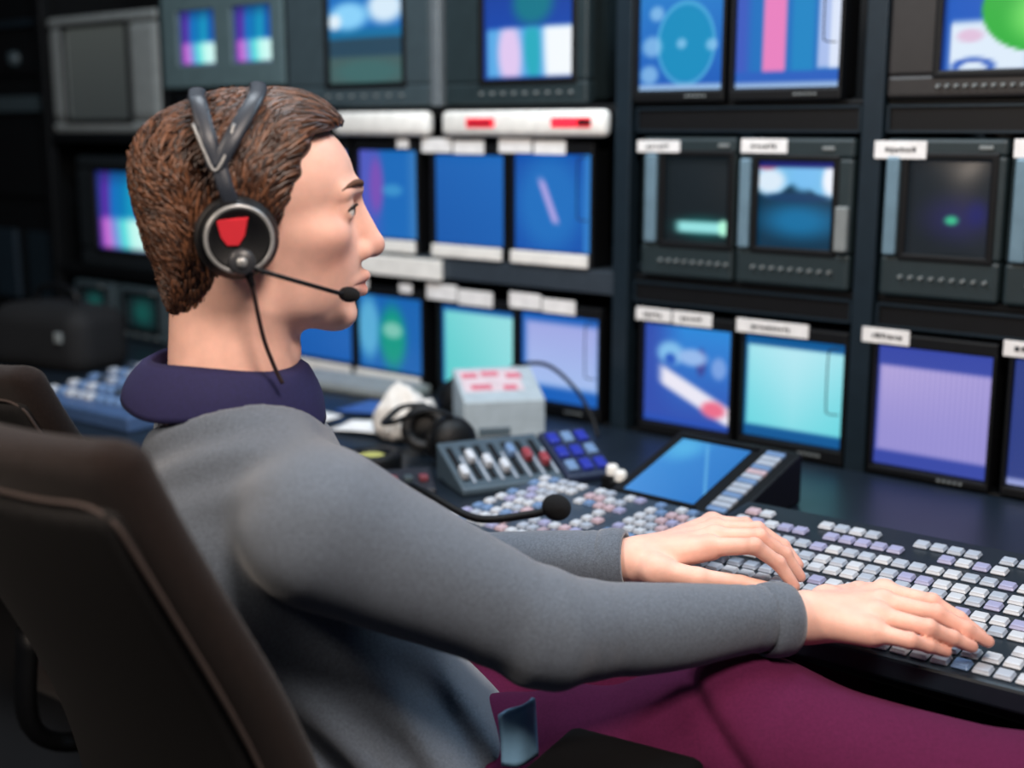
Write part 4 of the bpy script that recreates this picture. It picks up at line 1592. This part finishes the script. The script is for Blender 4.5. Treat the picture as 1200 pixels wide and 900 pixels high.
for i in range(NL):
    cen = CEN[i]
    out = poly_sd(cen[:, 0], cen[:, 2], HAIRP) > rs_.uniform(-0.002, 0.009)
    n = int(np.argmax(out)) if out.any() else SEG
    if n < 5:
        continue
    cen = cen[:n]
    q = p0[i]
    sh = rs_.rand() ** (2.2 if q[0] > -0.05 or q[2] < 0 else 1.2)  # upper back locks lean paler: light from behind put into their colour
    colr = np.array(srgb(40, 23, 16)[:3]) * (1 - sh) + np.array(srgb(116, 76, 52)[:3]) * sh
    tang = np.gradient(cen, axis=0)
    tang /= np.linalg.norm(tang, axis=1)[:, None] + 1e-12
    rad_dir = cen / (np.linalg.norm(cen, axis=1)[:, None] + 1e-9)
    u1 = np.cross(tang, rad_dir)
    u1 /= np.linalg.norm(u1, axis=1)[:, None] + 1e-9
    u2 = np.cross(tang, u1)
    rad = rs_.uniform(0.0009, 0.0018) * (1 - 0.75 * np.linspace(0, 1, n) ** 2)
    ang = np.arange(SD) * 2 * math.pi / SD
    ring = cen[:, None, :] + rad[:, None, None] * (np.cos(ang)[None, :, None] * u1[:, None, :] * 1.3 + np.sin(ang)[None, :, None] * u2[:, None, :] * 0.7)
    LV.append(ring.reshape(-1, 3))
    idx = np.arange(n * SD).reshape(n, SD) + off
    LQ.append(np.stack([idx[:-1], np.roll(idx, -1, 1)[:-1], np.roll(idx, -1, 1)[1:], idx[1:]], -1).reshape(-1, 4))
    LC.append(np.tile(colr, (n * SD, 1)))
    off += n * SD
LV = np.concatenate(LV) @ HR.T + HO
me = np_mesh('hair', np.concatenate([vp, LV]), np.concatenate([Q, np.concatenate(LQ) + len(vp)]), np.concatenate([hcol, np.concatenate(LC)]))
put(finish('hair', me, HAIRM))

# sweater
CUFF_R = at_height(921, 727, 0.800)
CUFF_L = at_height(728, 660, 0.803)


def sweater_sdf(P):
    q = to_torso(P)
    d = ell(q, (-0.012, 0.006, 0.89), (0.115, 0.158, 0.165))
    d = smin(d, ell(q, (0.075, 0.004, 0.74), (0.120, 0.152, 0.17)), 0.07)
    d = smin(d, ell(q, (0.15, 0, 0.625), (0.135, 0.172, 0.105)), 0.06)
    # shoulders and neck slope
    nb = tw((-0.03, 0, 0.992))
    for S in (S_R, S_L):
        d = smin(d, cone(P, nb, S, 0.064, 0.062), 0.03)
    # folds across the waist and back
    w = np.exp(-((q[:, 2] - 0.68) / 0.07) ** 2) * np.clip((q[:, 0] + 0.05) / 0.08, 0, 1)
    d = d + 0.009 * w * np.sin((q[:, 2] * 0.75 + q[:, 0] * 0.95) * 95 + 1.2 * wob(P, 14, 2))
    w2 = np.exp(-((q[:, 2] - 1.0) / 0.05) ** 2) * np.clip((0.02 - q[:, 0]) / 0.06, 0, 1)
    d = d + 0.003 * w2 * np.sin((q[:, 2] + q[:, 1] * 0.6) * 120)
    arms = None
    for S, E, W, C in ((S_R, E_R, W_R, CUFF_R), (S_L, E_L, W_L, CUFF_L)):
        ax = (W - E) / np.linalg.norm(W - E)
        big = 1.0 if S is S_R else 0.82
        up = cone(P, S, E, 0.073 * big, 0.051 * big)
        fo = cone(P, E, W, 0.051 * big, 0.0345)
        a = smin(up, fo, 0.03)
        le = np.linalg.norm(P - E, axis=1)
        we = np.exp(-(le / 0.07) ** 2)
        a = a + 0.0022 * we * np.sin((P @ ax) * 150 + 0.8 * wob(P, 25, 4)) + 0.0024 * wob(P, 34, 9)
        wc = np.exp(-(((P - C) @ ax + 0.03) / 0.03) ** 2)
        a = a + 0.001 * wc * np.sin((P @ ax) * 330)
        a = smax(a, (P - C) @ ax, 0.004)
        arms = a if arms is None else np.minimum(arms, a)
    # arm joins the torso softly at the shoulder, with a crease at the armpit
    d = smin(d, arms, 0.028)
    # neckline
    qh = to_head(P)
    neck = cone(qh, (-0.020, 0, -0.05), (-0.015, 0, -0.185), 0.080, 0.092)
    d = smax(d, -neck, 0.008)
    d = smax(d, 0.595 - P[:, 2], 0.01)
    return d


SWEAT = mat('sweater_grey', (94, 104, 117), 0.95, var=0.22, scale=420, bump=0.7, bscale=1100, sheen=0.35, spec=0.2)
sw = put(sdf_obj('sweater', sweater_sdf, (-0.50, 0.98, 0.56), (0.36, 1.68, 1.13), 0.0042, SWEAT, None, 2))
for E, W, C, rad in ((E_R, W_R, CUFF_R, 0.0380), (E_L, W_L, CUFF_L, 0.0378)):
    an = (W - E) / np.linalg.norm(W - E)
    C = E + an * ((C - E) @ an)
    ax = Vector(an)
    M = Matrix.Translation(Vector(C) - ax * 0.026) @ ax.to_track_quat('Z', 'Y').to_matrix().to_4x4()
    cf = lathe(bmesh.new(), [(rad - 0.004, -0.002), (rad, 0.0), (rad + 0.0012, 0.010), (rad + 0.0005, 0.022), (rad - 0.002, 0.029), (rad - 0.007, 0.030), (rad - 0.012, 0.020)], 36, M)
    co = obj('cuff', cf, SWEAT, None, True)
    co.parent = sw
    co.matrix_parent_inverse = Matrix.Identity(4)

# navy shirt collar, folded down around the neck
def collar_pt(a, v):
    """a: angle (0 = front, pi = nape), v: 0 inner stand bottom .. 1 fold .. 2 outer bottom edge"""
    back = 0.5 - 0.5 * math.cos(a)
    ca, sa = math.cos(a), math.sin(a)
    if v <= 1:
        r = 0.070 + 0.002 * v
        z = -0.190 + 0.046 * v
    else:
        t = v - 1
        r = 0.073 + 0.020 * t ** 0.8 + 0.004 * math.sin(t * math.pi)
        z = -0.144 - (0.040 + 0.010 * math.sin(2 * a) ** 2 + 0.022 * (1 - back)) * t
    z += 0.004 * back - 0.006 * (1 - back) + 0.002 * math.sin(3 * a + 1)
    x = -0.026 + ca * r * (1.08 if v > 1 else 1.03) - 0.006 * back * max(0, v - 1)
    y = sa * r * 0.99
    return hw((x, y, z))


bm = bmesh.new()
NA, NV = 72, 16
grid = [[bm.verts.new(collar_pt(2 * math.pi * i / NA, 2.0 * j / NV)) for j in range(NV + 1)] for i in range(NA)]
for i in range(NA):
    for j in range(NV):
        bm.faces.new((grid[i][j], grid[(i + 1) % NA][j], grid[(i + 1) % NA][j + 1], grid[i][j + 1]))
NAVY = mat('shirt_navy', (30, 28, 74), 0.85, var=0.12, scale=300, bump=0.3, bscale=900)
co = put(obj('shirt_collar', bm, NAVY, None, True))
md = co.modifiers.new('thickness', 'SOLIDIFY')
md.thickness = 0.003
# light blue shirt tail showing under the sweater hem
bm = bmesh.new()
n = 10
gr = []
for i in range(n + 1):
    row = []
    for j in range(n + 1):
        u, v = i / n, j / n
        row.append(bm.verts.new((-0.014 + 0.034 * u + 0.004 * v, 1.172 + 0.020 * u + 0.012 * (u - 0.5) ** 2 + 0.004 * math.sin(6 * u + 2 * v), 0.732 - 0.055 * v + 0.010 * u * (1 - v))))
    gr.append(row)
for i in range(n):
    for j in range(n):
        bm.faces.new((gr[i][j], gr[i + 1][j], gr[i + 1][j + 1], gr[i][j + 1]))
tl_ = put(obj('shirt_tail', bm, mat('shirt_light_blue', (126, 172, 206), 0.8, bump=0.3), None, True))
tl_['label'] = 'light blue shirt tail showing below the sweater hem'
md = tl_.modifiers.new('thickness', 'SOLIDIFY')
md.thickness = 0.004

# trousers
def trousers_sdf(P):
    q = to_torso(P)
    d = ell(q, (0.16, 0, 0.585), (0.128, 0.168, 0.085))
    for H, Md, K, A in ((HIP_R, MID_R, KN_R, AN_R), (HIP_L, (HIP_L + KN_L) / 2, KN_L, AN_L)):
        a = smin(cone(P, H, Md, 0.096, 0.090), cone(P, Md, K, 0.090, 0.082), 0.05)
        a = smin(a, cone(P, K, A, 0.080, 0.062), 0.03)
        ax = (K - H) / np.linalg.norm(K - H)
        t = (P - H) @ ax
        a = a + 0.0035 * np.exp(-((t - 0.16) / 0.10) ** 2) * np.sin(t * 62 + P[:, 2] * 40 + wob(P, 16, 3)) + 0.002 * wob(P, 22, 6)
        if H is HIP_R:
            e = P[:, 0] - 0.184 - 0.775 * (0.742 - P[:, 2])
            g = np.clip((1.29 - P[:, 1]) / 0.05, 0, 1) * np.clip((P[:, 2] - 0.58) / 0.05, 0, 1)
            a = a + g * (0.011 * np.exp(-(e / 0.009) ** 2) + 0.007 / (1 + np.exp(np.clip(e / 0.006, -30, 30))))
        d = smin(d, a, 0.03)
    return smax(d, 0.085 - P[:, 2], 0.004)


BURG = mat('trousers_burgundy', (84, 23, 60), 0.95, var=0.12, scale=350, bump=0.4, bscale=900, sheen=0.0, spec=0.2)
put(sdf_obj('trousers', trousers_sdf, (-0.40, 1.05, 0.06), (0.68, 1.95, 0.74), 0.006, BURG, None, 2))
for A in (AN_R, AN_L):
    hd = TX
    def shoe(P, A=A):
        a = A + np.array([0, 0, -0.055])
        d = cone(P, a - hd * 0.05, a + hd * 0.15 - np.array([0, 0, .012]), 0.042, 0.032)
        d = smin(d, cone(P, A, A + np.array([0, 0, -0.04]), 0.045, 0.045), 0.03)
        return smax(d, 0.002 - P[:, 2], 0.006)
    lo = A + np.array([-0.15, -0.15, -0.12])
    put(sdf_obj('shoe', shoe, lo, A + np.array([0.28, 0.22, 0.08]), 0.006, mat('shoe_leather', (24, 20, 18), 0.4), None, 2))

# ------------------------------------------------------------------ headset worn on the head
hs_ = thing('headset', 'black headset with red-marked ear cup, split headband and boom microphone, worn on the head', 'headset', hw((0, 0, -0.02)), HA)
HL = Vector((0, 0, 0.02))      # headset local = head local shifted
GREYM = mat('headset_grey', (158, 160, 160), 0.35, 0.4)


def hl(p):
    return Vector(p) + HL


def build_cup(side, y):
    M = Matrix.Translation(hl((-0.009, side * y, -0.0150))) @ Matrix.Rotation(-side * math.pi / 2, 4, 'X') @ Matrix.Rotation(0.10 * 1, 4, 'Y') @ Matrix.Scale(0.93, 4)
    cup = obj('ear_cup', lathe(bmesh.new(), [(0, -0.004), (0.036, -0.004), (0.0395, 0.0), (0.0395, 0.008), (0.036, 0.013), (0.034, 0.016), (0.029, 0.018), (0.027, 0.0165), (0, 0.0165)], 44, M), BLACK, hs_, True)
    ring = [M @ Vector((0.0315 * math.cos(a), 0.0315 * math.sin(a), -0.009)) for a in np.linspace(0, 2 * math.pi, 41)]
    obj('ear_cushion', tube(bmesh.new(), ring, 0.0105, 12, False), mat('leatherette', (14, 14, 16), 0.6), cup, True)
    ring = [M @ Vector((0.0325 * math.cos(a), 0.0325 * math.sin(a), 0.0155)) for a in np.linspace(0, 2 * math.pi, 49)]
    obj('silver_ring', tube(bmesh.new(), ring, 0.0024, 8, False), GREYM, cup, True)
    # red keystone badge: wide at the top
    b = bmesh.new()
    x = Matrix.Translation(hl((-0.0135, side * (y + 0.0155), -0.0110))) @ Matrix.Diagonal((0.92, 1, 0.92, 1))
    pr = [(-0.0165, 0.016), (0.0165, 0.018), (0.0125, -0.001), (0.006, -0.011), (-0.006, -0.011), (-0.0125, -0.002)]
    f0 = [b.verts.new(x @ Vector((px, 0, pz))) for px, pz in pr]
    f1 = [b.verts.new(x @ Vector((px * 0.9, side * 0.003, pz * 0.9))) for px, pz in pr]
    b.faces.new(f0)
    b.faces.new(f1)
    for i in range(6):
        b.faces.new((f0[i], f0[(i + 1) % 6], f1[(i + 1) % 6], f1[i]))
    obj('red_badge', b, mat('badge_red', (196, 40, 52), 0.4), cup)
    return cup


build_cup(-1, 0.096)
build_cup(1, 0.096)
# swivel of the boom
M = Matrix.Translation(hl((-0.006, -0.112, -0.0355))) @ Matrix.Rotation(math.pi / 2, 4, 'X')
sv = obj('boom_swivel', lathe(bmesh.new(), [(0, -0.006), (0.0125, -0.006), (0.0125, 0.003), (0.010, 0.006), (0, 0.006)], 24, M), mat('swivel_grey', (52, 54, 58), 0.4), hs_, True)
obj('swivel_cap', lathe(bmesh.new(), [(0.005, 0.006), (0.005, 0.008), (0, 0.0085)], 16, M), GREYM, sv, True)
boom = spline([(-0.004, -0.115, -0.0385), (0.020, -0.110, -0.0475), (0.055, -0.092, -0.0605), (0.086, -0.070, -0.0725), (0.092, -0.064, -0.074)], 8)
bo = obj('microphone_boom', tube(bmesh.new(), [hl(p) for p in boom], 0.0022, 10), BLACK, hs_, True)
bm = bmesh.new()
bmesh.ops.create_uvsphere(bm, u_segments=20, v_segments=14, radius=0.0078)
q = Matrix.Translation(hl((0.0965, -0.060, -0.0753))) @ Matrix.Rotation(0.55, 4, 'Z') @ Matrix.Rotation(0.15, 4, 'Y') @ Matrix.Diagonal((1.55, 1, 1, 1))
bm.transform(q)
obj('microphone_foam', bm, mat('foam_black', (10, 11, 14), 0.95), bo, True)
# headband: an arm from each cup that splits into two straps over the crown
BAND = mat('band_grey_black', (42, 48, 58), 0.45)
for side in (-1, 1):
    arm = spline([(-0.012, side * 0.101, 0.014), (-0.018, side * 0.105, 0.032), (-0.023, side * 0.102, 0.052)], 6)
    obj('slider_arm', tube(bmesh.new(), [hl(p) for p in arm], 0.0075, 12, flat=((0, 1, 0), 0.45)), BAND, hs_, True)
for xt, zt in ((0.016, 0.1275), (-0.042, 0.1215)):
    path = [(-0.026, -0.103, 0.050), (-0.026 + (xt + 0.026) * 0.42, -0.0985, 0.080), (-0.026 + (xt + 0.026) * 0.86, -0.074, 0.110), (xt, -0.042, zt - 0.006), (xt, 0.0, zt + 0.001)]
    path = path + [(a, -b, c) for a, b, c in path[-2::-1]]
    fl = lambda p: (0.0, p.y, (p.z - HL.z) - 0.02)
    obj('head_strap', tube(bmesh.new(), [hl(p) for p in spline(path, 8)], 0.0082, 12, flat=(fl, 0.42)), BAND, hs_, True)
    trim = spline(path[:4], 8)
# light rim of the fork
rim = spline([(-0.045, -0.0985, 0.090), (-0.036, -0.104, 0.066), (-0.027, -0.1075, 0.048), (-0.016, -0.104, 0.064), (-0.008, -0.098, 0.090)], 8)
obj('fork_rim', tube(bmesh.new(), [hl(p) for p in rim], 0.0014, 8), GREYM, hs_, True)
cab = spline([(0.000, -0.106, -0.046), (0.003, -0.102, -0.063), (0.011, -0.090, -0.11), (0.021, -0.082, -0.142), (0.028, -0.082, -0.158)], 8)
cb_ = obj('cable', tube(bmesh.new(), [hl(p) for p in cab], 0.0021, 8), mat('cable_dark', (40, 26, 26), 0.5), hs_, True)
obj('cable_relief', tube(bmesh.new(), [hl((-0.001, -0.108, -0.044)), hl((0.0025, -0.103, -0.059))], [0.0048, 0.003], 10), BLACK, cb_, True)
